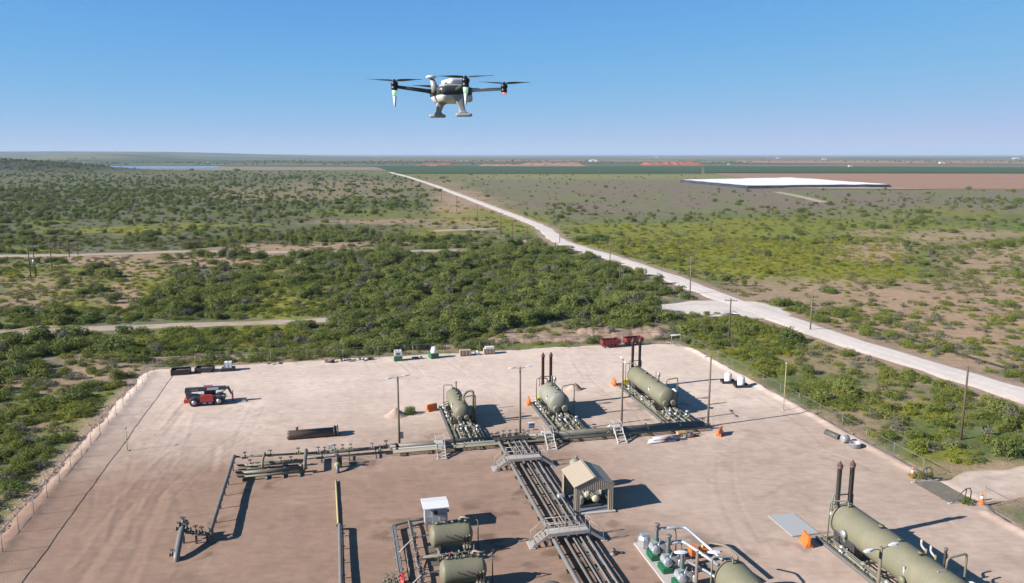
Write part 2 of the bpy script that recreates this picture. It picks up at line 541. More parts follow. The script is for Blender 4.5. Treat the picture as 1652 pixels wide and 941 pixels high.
def ground_colour(x, y):
    px, py, n1, n2, n3, yel, bare = cover(x, y)
    d = np.hypot(x, y)
    lp = lambda a, b, t: a + (b - a) * t[..., None]
    c = lp(GREY * np.ones(x.shape + (3,)), GREEN, sstep(0.38, 0.62, n2))
    c = lp(c, SOIL, (0.75 - 0.5 * sstep(250, 500, d)) * sstep(0.50, 0.66, n1) * sstep(0.40, 0.6, n3 * 0.6 + n2 * 0.4))
    # the drier meadow right of the road
    meadow = sstep(700, 860, px) * sstep(283, 292, py) * (1 - sstep(335, 352, py))
    mcol = lp(DRY * np.ones(x.shape + (3,)), np.array((0.205, 0.16, 0.12)), sstep(0.4, 0.6, fbm(x / 70., y / 30., 33)))
    mcol = lp(mcol, np.array((0.17, 0.19, 0.075)), 0.7 * sstep(0.5, 0.62, fbm(x / 25., y / 60., 35)))
    c = lp(c, mcol, meadow * 0.95)
    strip = sstep(700, 800, px) * sstep(280, 283, py) * (1 - sstep(287, 292, py))
    c = lp(c, np.array((0.24, 0.23, 0.09)), strip * 0.8)
    mid = sstep(880, 1000, px) * sstep(345, 365, py) * (1 - sstep(440, 470, py))
    c = lp(c, np.array((0.145, 0.185, 0.05)), mid * 0.85)
    left = (1 - sstep(640, 760, px)) * sstep(281, 287, py) * (1 - sstep(385, 420, py))
    c = lp(c, np.array((0.115, 0.125, 0.06)), left * 0.7)
    c = lp(c, YELLOW, yel)
    c = lp(c, SOIL * 1.02, bare)
    # the plain far behind: greener to bluish growth, then strips of field
    far = sstep(1500, 2600, d)
    fc = lp(np.array((0.075, 0.10, 0.05)) * np.ones(x.shape + (3,)), np.array((0.17, 0.17, 0.10)), sstep(0.45, 0.62, fbm(x / 900., y / 260., 51)))
    fc = lp(fc, np.array((0.36, 0.19, 0.13)), 0.9 * sstep(0.58, 0.66, fbm(x / 2500., y / 700., 57)) * sstep(300, 900, px))
    c = lp(c, fc, far)
    # left hill: dark juniper slope
    hill = np.exp(-(((x + 1000) / 300) ** 2 + ((y - 1480) / 170) ** 2))
    c = lp(c, np.array((0.055, 0.055, 0.04)), np.clip(hill * 1.5, 0, 0.9))
    # spoil beside the pad
    u, v = UV(x, y)
    pdist = seg_dist(x, y, PADW)
    edge = (1 - sstep(0.6, 3.2, pdist + 2.2 * (n1 - 0.5))) * (u < 0)
    edge2 = (1 - sstep(0.3, 1.6, pdist + 1.5 * (n1 - 0.5)))
    c = lp(c, np.array((0.38, 0.27, 0.20)), np.clip(edge + edge2, 0, 1))
    # tan bank along the road
    rd = seg_dist(x, y, ROAD)
    wd = 4.3
    c = lp(c, np.array((0.34, 0.25, 0.18)), (1 - sstep(wd, wd + 3.0, rd + 3.0 * (n1 - 0.5))) * (d < 900))
    return np.clip(c, 0.01, 0.9)

def ground_height(x, y):
    px, py = project(x, y, GZ)
    z = np.full(x.shape, GZ, float)
    d = np.hypot(x, y)
    z += 24 * np.exp(-(((x + 1010) / 250) ** 2 + ((y - 1480) / 150) ** 2)) * (0.7 + 0.6 * fbm(x / 120., y / 120., 71))
    az = np.degrees(np.arctan2(x, np.maximum(y, 1)))
    # low ridges at the left end of the horizon
    r1 = np.exp(-((d - 5600) / 900) ** 2) * np.exp(-((az + 27.5) / 4.2) ** 2)
    z += 40 * r1 * (0.75 + 0.5 * fbm(x / 500., y / 500., 73))
    r2 = sstep(6500, 11000, d) * (1 - sstep(-25, -10, az)) * (az > -80)
    z += 66 * r2 * (0.82 + 0.36 * fbm(x / 2600., y / 2600., 77))
    r3 = np.exp(-((d - 8000) / 900) ** 2) * np.exp(-((az + 25.0) / 1.8) ** 2)
    z += 26 * r3
    pd = np.minimum(1, d / 400)
    near = (1 - sstep(300, 900, d)) * sstep(4, 16, seg_dist(x, y, PADW)) * sstep(6, 14, seg_dist(x, y, ROAD)) * (~in_poly(x, y, PADW))
    z += 0.9 * near * (fbm(x / 26., y / 26., 79) - 0.5)
    z += -0.35 * in_poly(x, y, PADW)
    return z

ang = np.concatenate([np.linspace(-180, -50, 40, endpoint=False), np.linspace(-50, 50, 620), np.linspace(50, 180, 41)[1:]])
rad = np.concatenate([np.array([0.5, 8, 16, 24]), 30 * (70000 / 30.) ** (np.linspace(0, 1, 430) ** 1.0)])
A, Rr = np.meshgrid(np.radians(ang), rad)
GX, GY = Rr * np.sin(A), Rr * np.cos(A)
ground = grid_mesh('ground', GX, GY, ground_height(GX, GY), soil_mat('ground_soil', 'ground', fine=(0.7, 4.0), var=0.2, bump=0.5, dist=0.25), ground_colour(GX, GY))
tag(ground, kind='structure')

def height_pt(x, y):
    return float(ground_height(np.array([x], float), np.array([y], float))[0])

# ---- the gravel pad
du = np.arange(-32.2, 62.3, 0.22); dv = np.arange(30, 131.4, 0.22)
PU, PV = np.meshgrid(du, dv)
PXW = PU * CP - PV * SP; PYW = PU * SP + PV * CP
padpoly = PAD
pin = in_poly(PU, PV, padpoly)
pd_ = seg_dist(PU, PV, padpoly + [padpoly[0]])
sd_ = np.where(pin, pd_, -pd_) + 1.5 * (fbm(PU / 2.6, PV / 2.6, 105) - .5)
pin = sd_ > 0
PZ = np.where(pin, 0.0, np.maximum(-0.9, sd_ * 0.4))
PZ += 0.06 * (fbm(PU / 2.2, PV / 2.2, 101) - 0.5) + 0.035 * (fbm(PU / .7, PV / .7, 103) - 0.5)
TRK = np.zeros_like(PZ)
def ridge(pts, h, wid, seed):
    global PZ
    d = seg_dist(PU + 0.5 * (fbm(PU / 3., PV / 3., seed) - .5), PV + 0.5 * (fbm(PU / 3., PV / 3., seed + 1) - .5), pts)
    PZ = PZ + h * np.exp(-(d / wid) ** 2) * (0.5 + fbm(PU / 1.5, PV / 1.5, seed + 2))
ridge([(-29.9, 10), (-30.0, 128.6), (50, 129.6)], 0.14, 0.8, 113)                      # spoil under the fence
ridge([(59.9, 128), (60.0, 67)], 0.22, 0.6, 114)
ridge([(59.9, 58), (59.9, 10)], 0.18, 0.6, 115)
for (a, b, hh, w_, sd2) in [((-20.5, 64), (-20, 79), .06, .3, 121), ((-21.6, 64), (-21.2, 78), -.07, .3, 122), ((-22.8, 66), (-22, 82), .06, .3, 123), ((-17, 62), (-17.6, 80), .05, .3, 124), ((-18.3, 60), (-18.8, 82), -.06, .3, 125),
                            ((-14.0, 85), (-14.6, 93), .06, .25, 126), ((-14.8, 85), (-15.4, 93), -.06, .25, 127), ((-24, 72), (-20, 95), .05, .3, 128), ((-19, 90), (-20, 106), .06, .3, 129), ((-22, 98), (-21.5, 107), -.07, .35, 130), ((-23, 100), (-22.3, 112), .07, .3, 131),
                            ((-21, 114), (-13, 114.5), .1, .4, 132), ((-21, 115), (-14, 115.4), -.12, .5, 133)]:
    ridge([a, b], hh * .55, w_, sd2)
# tyre tracks: pairs of shallow wheel lines that curve across the pad
trd = random.Random(55)
def track(pts, depth=.03, seed=0):
    global PZ, TRK
    P_ = np.array(pts); lo = P_.min(0) - 2; hi = P_.max(0) + 2
    i0, i1 = np.searchsorted(du, (lo[0], hi[0])); j0, j1 = np.searchsorted(dv, (lo[1], hi[1]))
    if i1 <= i0 or j1 <= j0: return
    sl = (slice(j0, j1), slice(i0, i1))
    U_, V_ = PU[sl], PV[sl]
    d = seg_dist(U_, V_, pts)
    w = np.exp(-((d - .85) / .2) ** 2) * (0.3 + 0.9 * vnoise(U_ / 4., V_ / 4., seed))
    PZ[sl] = PZ[sl] - depth * w + depth * .6 * np.exp(-((d - 1.22) / .2) ** 2)
    TRK[sl] = np.maximum(TRK[sl], w)
for k in range(46):
    u, v = trd.uniform(-26, 56), trd.uniform(52, 126)
    if k < 12: u, v = trd.uniform(-26, -12), trd.uniform(55, 105)
    if 12 <= k < 22: u, v = trd.uniform(-20, 40), trd.uniform(106, 124)
    a = trd.uniform(-.3, .3) + (R(90) if (k < 12 or trd.random() < .4) else 0)
    cv = trd.uniform(-.05, .05); pts = []
    for i in range(14):
        pts.append((u, v)); u += 1.6 * math.cos(a); v += 1.6 * math.sin(a); a += cv
    track(pts, trd.uniform(.008, .022), k)
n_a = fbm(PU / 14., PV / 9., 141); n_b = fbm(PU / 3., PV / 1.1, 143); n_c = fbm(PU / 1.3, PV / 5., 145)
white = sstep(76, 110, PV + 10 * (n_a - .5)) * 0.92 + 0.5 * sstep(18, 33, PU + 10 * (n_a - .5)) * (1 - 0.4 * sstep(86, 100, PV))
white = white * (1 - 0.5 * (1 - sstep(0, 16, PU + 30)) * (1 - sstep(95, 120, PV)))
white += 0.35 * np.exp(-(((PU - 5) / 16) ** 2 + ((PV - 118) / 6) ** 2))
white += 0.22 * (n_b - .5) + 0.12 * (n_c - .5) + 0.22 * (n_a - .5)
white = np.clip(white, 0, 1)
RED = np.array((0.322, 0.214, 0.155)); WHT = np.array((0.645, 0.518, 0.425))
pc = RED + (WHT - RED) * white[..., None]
for cu, cv, ru, rv, s_ in [(27, 60, 7, 9, .25), (9, 62, 6, 9, .25), (-10, 84, 9, 3, .18), (15, 90, 8, 6, .15), (33, 94, 6, 7, .35), (19, 100, 6, 5, .2), (30, 66, 10, 8, -.12)]:
    b_ = np.clip(blob(PU, PV, cu, cv, ru, rv, .6) * s_ * (0.5 + n_a), -1, 1)[..., None]
    pc = pc + (RED * 0.92 - pc) * np.clip(b_, 0, 1) + (WHT - pc) * np.clip(-b_, 0, 1)
rut = -np.clip(PZ * pin, -0.2, 0.2)
pc *= (1 - 0.9 * np.clip(rut, 0, 0.12))[..., None]
pc *= (1 - 0.06 * TRK)[..., None]
# damp and oily stains about the equipment
st = sstep(.60, .72, fbm(PU / 2.4, PV / 2.0, 161)) * sstep(.45, .6, fbm(PU / 11., PV / 11., 163))
near_eq = np.zeros_like(PZ)
for cu, cv, ru, rv in [(14, 93, 5, 9), (27, 92, 5, 8), (41, 95, 6, 11), (8, 60, 7, 12), (27, 54, 6, 9), (42, 50, 5, 12), (-8, 83, 8, 5), (18.8, 70, 4, 18), (-14, 68, 5, 5), (23, 68, 5, 5), (15, 85, 32, 3)]:
    near_eq = np.maximum(near_eq, blob(PU, PV, cu, cv, ru, rv, .4))
pc *= (1 - st * (0.10 + 0.30 * near_eq))[..., None]
pc *= (1 + 0.10 * (fbm(PU / .9, PV / .9, 165) - .5) + 0.10 * (fbm(PU / 5., PV / 2.5, 167) - .5))[..., None]
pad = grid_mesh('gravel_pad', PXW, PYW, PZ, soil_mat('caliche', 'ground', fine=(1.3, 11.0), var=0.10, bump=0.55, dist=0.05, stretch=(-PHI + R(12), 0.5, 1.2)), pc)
tag(pad, kind='structure')

# ---- roads and tracks: cambered strips with ragged edges
def strip(name, pts, width, mat, z=GZ + 0.06, seed=0, step=3.0, cols=15, jag=0.8, col=(0.43, 0.345, 0.275)):
    P = []
    for (a, b) in zip(pts[:-1], pts[1:]):
        L_ = math.hypot(b[0] - a[0], b[1] - a[1]); n = max(1, int(L_ / min(step, 40)))
        for i in range(n):
            P.append((a[0] + (b[0] - a[0]) * i / n, a[1] + (b[1] - a[1]) * i / n))
    P.append(pts[-1])
    P = np.array(P)
    k = 5
    if len(P) > 12:
        Q = P.copy()
        for i in range(len(P)):
            lo, hi = max(0, i - k), min(len(P), i + k + 1); r_ = min(i - lo, hi - 1 - i)
            Q[i] = P[i - r_:i + r_ + 1].mean(0)
        P = Q
    T_ = np.gradient(P, axis=0); T_ /= np.linalg.norm(T_, axis=1)[:, None] + 1e-9
    Nn = np.stack([T_[:, 1], -T_[:, 0]], 1)
    wv = width if not isinstance(width, (list, tuple)) else None
    if wv is None:
        wv = np.interp(np.linspace(0, 1, len(P)), np.linspace(0, 1, len(width)), width)
    else:
        wv = np.full(len(P), float(width))
    t = np.linspace(-1, 1, cols)
    X = P[:, 0:1] + Nn[:, 0:1] * wv[:, None] / 2 * t[None]
    Y = P[:, 1:2] + Nn[:, 1:2] * wv[:, None] / 2 * t[None]
    j = (fbm(X / 5., Y / 5., seed + 5) - 0.5) * jag * 4 * np.abs(t)[None] ** 2 * np.sign(t)[None]
    X += Nn[:, 0:1] * j; Y += Nn[:, 1:2] * j
    Z = ground_height(X, Y) + (z - GZ) + 0.06 * (1 - t[None] ** 2) - 0.16 * (np.abs(t)[None] > .98)
    # wheel lines worn darker, crown and edges looser and browner
    n_ = fbm(X / 6., Y / 6., seed + 31); at_ = np.abs(t)[None] + 0.25 * (n_ - .5)
    base = np.array(col); edge = np.array((0.40, 0.30, 0.225))
    k_ = 1 - 0.10 * np.exp(-((at_ - .38) / .11) ** 2) + 0.16 * (fbm(X / 14., Y / 3., seed + 33) - .5)
    C_ = base * k_[..., None]
    C_ = C_ + (edge - C_) * (0.75 * sstep(.72, 1.05, at_))[..., None]
    o = grid_mesh(name, X, Y, Z, mat, C_)
    return tag(o, kind='structure')

road_m = soil_mat('white_caliche', 'ground', fine=(0.9, 8.0), var=0.09, bump=0.3, dist=0.05)
track_m = soil_mat('pale_dirt', 'ground', fine=(0.7, 6.0), var=0.14, bump=0.35, dist=0.06)
strip('road', ROAD, [7.4, 7.4, 7.2, 7.0, 7.0, 7.2, 7.4, 7.4, 7.6, 8, 8.5, 9, 10, 10], road_m, GZ + 0.10, 1, step=4, col=(0.68, 0.605, 0.54))
strip('road_junction', APRON, [9, 19, 21, 10], road_m, GZ + 0.07, 2, col=(0.63, 0.56, 0.50))
strip('dirt_track', TRACK_A, [5, 4.8, 4.6, 4.4, 4.4, 4.4, 4.6, 5.5], track_m, GZ + 0.05, 3)
strip('dirt_track', TRACK_B, [6.5, 6.5, 5, 5, 5, 5], track_m, GZ + 0.05, 4)
strip('dirt_track', TRACK_C, 3.6, track_m, GZ + 0.05, 5)
strip('dirt_track', TRACK_D, 5.0, track_m, GZ + 0.05, 6)
strip('dirt_track', TRACK_E, 9.0, track_m, GZ + 0.05, 7)
strip('access_road', ACCESS, [5.2, 7.5, 9, 9], track_m, GZ + 0.20, 8, step=1.0, col=(0.55, 0.44, 0.355))

# ---- far fields, pond, lined reservoir, spoil heaps
def px_sheet(name, pts, z, mat, n=24):
    W = [ground_at(*p) for p in pts]
    P0, P1, P2, P3 = W
    s_, t_ = np.meshgrid(np.linspace(0, 1, n), np.linspace(0, 1, n))
    X = (P0.x * (1 - s_) + P1.x * s_) * (1 - t_) + (P3.x * (1 - s_) + P2.x * s_) * t_
    Y = (P0.y * (1 - s_) + P1.y * s_) * (1 - t_) + (P3.y * (1 - s_) + P2.y * s_) * t_
    o = grid_mesh(name, X, Y, np.full(X.shape, z) , mat)
    return tag(o, kind='structure')

crop_m = soil_mat('crop_green', None, col=(0.055, 0.095, 0.04), fine=(0.05, 0.4), var=0.2, bump=0.3, dist=0.3, stretch=(0.2, 0.2, 3))
plough_m = soil_mat('ploughed_soil', None, col=(0.33, 0.20, 0.135), fine=(0.02, 0.3), var=0.08, bump=0.3, dist=0.2, stretch=(0.1, 0.15, 3))
px_sheet('crop_field', [(640, 280.5), (1130, 280.0), (1130, 270.0), (600, 268.0)], 0.5, crop_m)
px_sheet('crop_field', [(1136, 279.5), (1720, 280.0), (1720, 271.0), (1136, 269.0)], 0.6, crop_m)
px_sheet('ploughed_field', [(1300, 305), (1760, 305.5), (1700, 280.8), (1150, 280.2)], -0.12, plough_m)
px_sheet('ploughed_field', [(1200, 263.5), (1760, 265), (1700, 260), (1180, 259.5)], 0.4, plough_m)
water_m = paint('pond_water', (0.10, 0.19, 0.30), rough=0.12, dirt=0.0, scale=0.01, spec=0.6)
px_sheet('pond', [(150, 272), (352, 272), (356, 268.3), (140, 268.3)], 0.35, water_m)
px_sheet('pond_shore', [(140, 274.2), (720, 276), (700, 270.5), (130, 267.8)], 0.15, soil_mat('shore', None, col=(0.27, 0.215, 0.155), fine=(.01, .2), var=.15))

def heap(name, px, py, half_px, depth, h, mat, seed, label, n=40, cat='heap'):
    c = ground_at(px, py)
    w = half_px * c.y / FPX
    s_, t_ = np.meshgrid(np.linspace(-1, 1, n * 2), np.linspace(-1, 1, n))
    X = c.x + s_ * w; Y = c.y + depth + t_ * depth
    e = sstep(0, 1, (1 - np.abs(s_)) / 0.3) * sstep(0, 1, (1 - np.abs(t_)) / 0.8) * (0.55 + 0.9 * fbm(X / (w * .12), Y / depth, seed + 3))
    Z = GZ - 0.2 + h * np.clip(e, 0, 1) * (0.55 + 0.75 * fbm(X / (w * .3), Y / (depth * .4), seed))
    o = grid_mesh(name, X, Y, Z, mat)
    return tag(o, label, cat)

red_m = soil_mat('red_earth', None, col=(0.34, 0.13, 0.085), fine=(.03, .3), var=.2, bump=.5, dist=1.0)
brown_m = soil_mat('brown_earth', None, col=(0.34, 0.20, 0.145), fine=(.03, .3), var=.2, bump=.5, dist=1.0)
heap('spoil_heap', 1097, 267.5, 52, 130, 10, red_m, 201, 'long bright red earth heap near the horizon')
heap('spoil_heap', 895, 268.5, 60, 120, 9, brown_m, 203, 'brown earth heap beyond the crop field, left of the white plant')
heap('spoil_heap', 815, 268.5, 45, 110, 6, brown_m, 204, 'low brown earth heap at the far end of the crop field, leftmost heap')
heap('spoil_heap', 700, 266.5, 30, 150, 5, red_m, 205, 'flat reddish earth bank behind the white sheds by the crop field')

# lined reservoir with a white floating cover
RES = [ground_at(1096, 294), ground_at(1205, 304.5), ground_at(1440, 302.5), ground_at(1278, 290.0)]
res = thing_xy('covered_reservoir', 'large lined reservoir with white cover and dark banks beside ploughed field', 'reservoir', RES[1].x, RES[1].y)
ctr = sum(RES, Vector()) / 4
def rr_(k, z): return [((p - ctr) * k + ctr - Vector((RES[1].x, RES[1].y, 0))).to_2d().to_3d() + Vector((0, 0, z)) for p in RES]
m = MB(); lo = rr_(1.0, 0.0); hi = rr_(0.975, 2.9); hi2 = rr_(0.968, 2.9); inn = rr_(0.96, 2.4)
vs = lo + hi + hi2 + inn
m._add(vs, [(i + 4 * k, (i + 1) % 4 + 4 * k, (i + 1) % 4 + 4 * k + 4, i + 4 * k + 4) for k in range(3) for i in range(4)])
m.build('bank', paint('liner_black', (0.035, 0.038, 0.05), rough=0.4, dirt=0.3, scale=0.05), res)
m = MB(); a = rr_(0.968, 2.5)
N_ = 12
gv = []; 
for j in range(N_ + 1):
    for i in range(N_ + 1):
        s_, t_ = i / N_, j / N_
        p = (a[0] * (1 - s_) + a[1] * s_) * (1 - t_) + (a[3] * (1 - s_) + a[2] * s_) * t_
        gv.append(p + Vector((0, 0, 0.4 + 0.5 * random.random())))
m._add(gv, [(j * (N_ + 1) + i, j * (N_ + 1) + i + 1, (j + 1) * (N_ + 1) + i + 1, (j + 1) * (N_ + 1) + i) for j in range(N_) for i in range(N_)], True)
m.build('cover', paint('cover_white', (0.88, 0.86, 0.84), rough=0.7, dirt=0.2, dirt_col=(0.62, 0.66, 0.72), scale=0.01), res)
px_sheet('bank_path', [(1262, 304.9), (1520, 306), (1330, 301.5), (1285, 302.2)], 0.3, soil_mat('bank_soil', None, col=(0.45, 0.34, 0.27), fine=(.02, .3), var=.12))

# ---- air
hz = MB().box(-45000, 45000, -400, 69000, -1.6, 330).build('haze', [])
hz.data.materials.clear()
hm = bpy.data.materials.new('haze_air'); hm.use_nodes = True
hm.node_tree.nodes.clear()
ho = hm.node_tree.nodes.new('ShaderNodeOutputMaterial'); hv_ = hm.node_tree.nodes.new('ShaderNodeVolumePrincipled')
hv_.inputs['Color'].default_value = (0.55, 0.70, 0.86, 1)
hv_.inputs['Density'].default_value = 5.2e-5
hv_.inputs['Anisotropy'].default_value = 0.0
hm.node_tree.links.new(hv_.outputs[0], ho.inputs['Volume'])
hz.data.materials.append(hm)
tag(hz, kind='stuff')

# ================================================================== VEGETATION
def bush_mesh(name, seed, mats, lobes=7, radius=1.7, height=2.4, leaves=2600, size=(0.13, 0.27), limbs=7, flat=0.75):
    r = np.random.default_rng(seed)
    # a low dome of a few swelling heads that reach down to the ground
    L_ = []
    for i in range(lobes):
        a = 2 * math.pi * (i + r.uniform(-.35, .35)) / max(1, lobes - 1)
        k = 0 if i == 0 else r.uniform(0.40, 0.68) * radius
        lr = radius * (r.uniform(0.55, 0.68) if i == 0 else r.uniform(0.34, 0.52))
        lz = lr * flat * r.uniform(.85, 1.2)
        top = height * (1.0 if i == 0 else r.uniform(0.55, 0.92))
        L_.append((math.cos(a) * k, math.sin(a) * k, max(lz * .35, top - lz), lr, lz))
    V = []; F = []; MI = []; TI = []
    wts = np.array([l[3] ** 2 for l in L_]); wts /= wts.sum()
    for li, (cx, cy, cz, lr, lz) in enumerate(L_):
        lt = r.uniform(0.0, 1.0)
        nc = int(leaves * wts[li] / 6)
        for c in range(nc):
            d = r.normal(size=3); d /= np.linalg.norm(d)
            skirt = d[2] < -0.15
            bump_ = 0.86 + 0.2 * math.sin(d[0] * 5 + seed) * math.sin(d[1] * 5 + 1.3 * li) + (r.uniform(-.2, .1) if r.random() < .8 else r.uniform(.1, .38))
            c0 = np.array((cx + d[0] * lr * bump_, cy + d[1] * lr * bump_, cz + d[2] * lz * bump_))
            if skirt:
                hz_ = math.hypot(d[0], d[1]) + 1e-6
                c0 = np.array((cx + d[0] / hz_ * lr * bump_ * .92, cy + d[1] / hz_ * lr * bump_ * .92, r.uniform(0.0, cz)))
                d = np.array((d[0] / hz_, d[1] / hz_, .15))
            ct = lt * .55 + r.uniform(0, .45)
            for q in range(6):
                p = c0 + r.normal(size=3) * 0.085 * radius / 1.7
                n = d * 0.9 + np.array((0, 0, .2)) + r.normal(size=3) * 0.55; n /= np.linalg.norm(n)
                t = np.cross(n, r.normal(size=3)); t /= np.linalg.norm(t) + 1e-9
                b = np.cross(n, t)
                w = r.uniform(*size) * 0.65; l = r.uniform(*size)
                if p[2] < 0.0: p[2] = 0.1 * r.random()
                o = len(V)
                V += [tuple(p - t * l * .5), tuple(p + b * w * .5), tuple(p + t * l * .5), tuple(p - b * w * .5)]
                F.append((o, o + 1, o + 2, o + 3)); MI.append(0); TI += [ct + r.uniform(-.12, .12)] * 4
    m = MB(); 
    for i in range(limbs):
        cx, cy, cz, lr, lz = L_[i % lobes]
        x0, y0 = r.uniform(-.12, .12, 2) * radius
        mid = (x0 + (cx - x0) * .4 + r.uniform(-.1, .1), y0 + (cy - y0) * .4 + r.uniform(-.1, .1), cz * .5)
        m.tube([(x0, y0, -0.3), mid, (cx, cy, cz + lz * .3)], [0.06 * radius, 0.04 * radius, 0.012 * radius], 5, caps=False)
    o = len(V); V += m.v; F += [tuple(i + o for i in f) for f in m.f]; MI += [1] * len(m.f); TI += [0.5] * len(m.v)
    me = bpy.data.meshes.new(name)
    me.from_pydata(V, [], F)
    for mt in mats: me.materials.append(mt)
    me.polygons.foreach_set('material_index', MI)
    a = me.attributes.new('tint', 'FLOAT', 'POINT'); a.data.foreach_set('value', np.clip(TI, 0, 1).astype(np.float32))
    me.update()
    return me

wood_m = paint('bark', (0.12, 0.09, 0.07), rough=0.9, dirt=0.2, scale=3)
mesq_m = leaf_mat('mesquite_leaf', (0.070, 0.120, 0.027), (0.290, 0.315, 0.080), 0.26)
olive_m = leaf_mat('olive_leaf', (0.10, 0.155, 0.028), (0.29, 0.30, 0.055), 0.28)
grey_m = leaf_mat('grey_leaf', (0.13, 0.14, 0.085), (0.25, 0.245, 0.165), 0.2)
weed_m = leaf_mat('weed_leaf', (0.17, 0.22, 0.025), (0.38, 0.36, 0.035), 0.3)
BUSH = [bush_mesh('mesquite_bush', 300 + i, ((mesq_m, grey_m)[i == 5], wood_m), lobes=(9, 13, 7, 16, 11, 5)[i], radius=(1.6, 2.2, 1.3, 2.5, 1.9, 1.4)[i], height=(2.5, 2.1, 1.9, 2.4, 3.0, 2.3)[i], leaves=(2500, 3300, 1500, 3800, 2600, 1000)[i], limbs=(7, 8, 5, 8, 9, 12)[i]) for i in range(6)]
dry_m = leaf_mat('dry_grass', (0.15, 0.145, 0.06), (0.30, 0.26, 0.13), 0.25)
GRASS = [bush_mesh('grass_tuft', 390 + i, (dry_m, wood_m), lobes=6, radius=.8, height=.32, leaves=260, size=(.06, .2), limbs=1, flat=.35) for i in range(2)]
OLIVE = [bush_mesh('weed_bush', 330 + i, (olive_m, wood_m), lobes=6 + i, radius=1.2, height=1.15, leaves=1300, size=(.08, .18), limbs=4, flat=.6) for i in range(3)]
GREYB = [bush_mesh('grey_shrub', 350 + i, (grey_m, wood_m), lobes=5 + i, radius=1.1, height=1.1, leaves=1000, size=(.07, .16), limbs=6, flat=.65) for i in range(3)]
WEED = [bush_mesh('yellow_weed', 370 + i, (weed_m, wood_m), lobes=6, radius=.9, height=.55, leaves=700, size=(.07, .16), limbs=3, flat=.45) for i in range(2)]

# thicket and open areas, in picture points turned into ground areas: x, y, half sizes, density
DENSE = [(40, 274, 150, 9, 1.2), (740, 465, 330, 55, 1.0), (620, 440, 220, 40, .95), (950, 490, 120, 30, 1.0), (880, 440, 170, 40, .95), (700, 520, 190, 28, 1.0), (620, 545, 90, 18, 1.0), (900, 520, 150, 16, .9), (980, 515, 110, 10, .7), (350, 440, 90, 45, .95), (330, 490, 120, 28, .9), (190, 440, 60, 20, .65), (150, 460, 80, 20, .45), (60, 495, 70, 18, .4), (100, 512, 60, 14, .8), (170, 580, 60, 34, 1.0), (60, 555, 60, 24, .9), (20, 590, 50, 24, .8), (30, 625, 40, 18, .7), (120, 550, 60, 14, .6), (620, 560, 60, 8, .8),
         (480, 380, 200, 10, .9), (350, 378, 120, 10, .6), (620, 390, 140, 8, .7), (250, 385, 60, 6, .6), (40, 345, 80, 20, .8), (120, 335, 110, 24, .7), (60, 375, 100, 10, .5), (330, 350, 200, 16, .45), (520, 335, 180, 20, .5), (200, 312, 300, 26, .5), (450, 300, 250, 20, .4), (1130, 512, 60, 8, .45), (1180, 535, 60, 10, .3), (1240, 500, 30, 10, .6),
         (1300, 545, 40, 12, .7), (1370, 520, 70, 12, .5), (1300, 500, 70, 10, .5), (1050, 415, 90, 12, .6), (1150, 445, 90, 12, .5), (1010, 400, 60, 10, .6), (960, 385, 50, 12, .6), (1230, 465, 60, 10, .6), (1100, 360, 160, 8, .55), (1350, 345, 180, 10, .5), (1500, 365, 140, 14, .6), (1600, 330, 90, 10, .6), (1420, 330, 160, 8, .3), (1300, 385, 120, 8, .35), (1540, 405, 90, 10, .55), (1620, 395, 60, 10, .6), (1450, 350, 80, 8, .6), (1250, 355, 60, 8, .6), (930, 335, 50, 8, .4), (1570, 410, 60, 14, .5), (1000, 350, 160, 8, .35),
         (1500, 690, 50, 20, .45), (1590, 680, 50, 20, .5), (1440, 580, 50, 8, .5), (1520, 610, 40, 8, .3), (1290, 590, 60, 20, .22), (1330, 640, 70, 26, .22), (1480, 725, 80, 16, .5), (1620, 720, 40, 20, .8), (60, 790, 60, 40, .35), (110, 740, 70, 30, .35), (30, 740, 40, 30, .4), (150, 700, 60, 20, .3), (1430, 425, 120, 10, .3)]

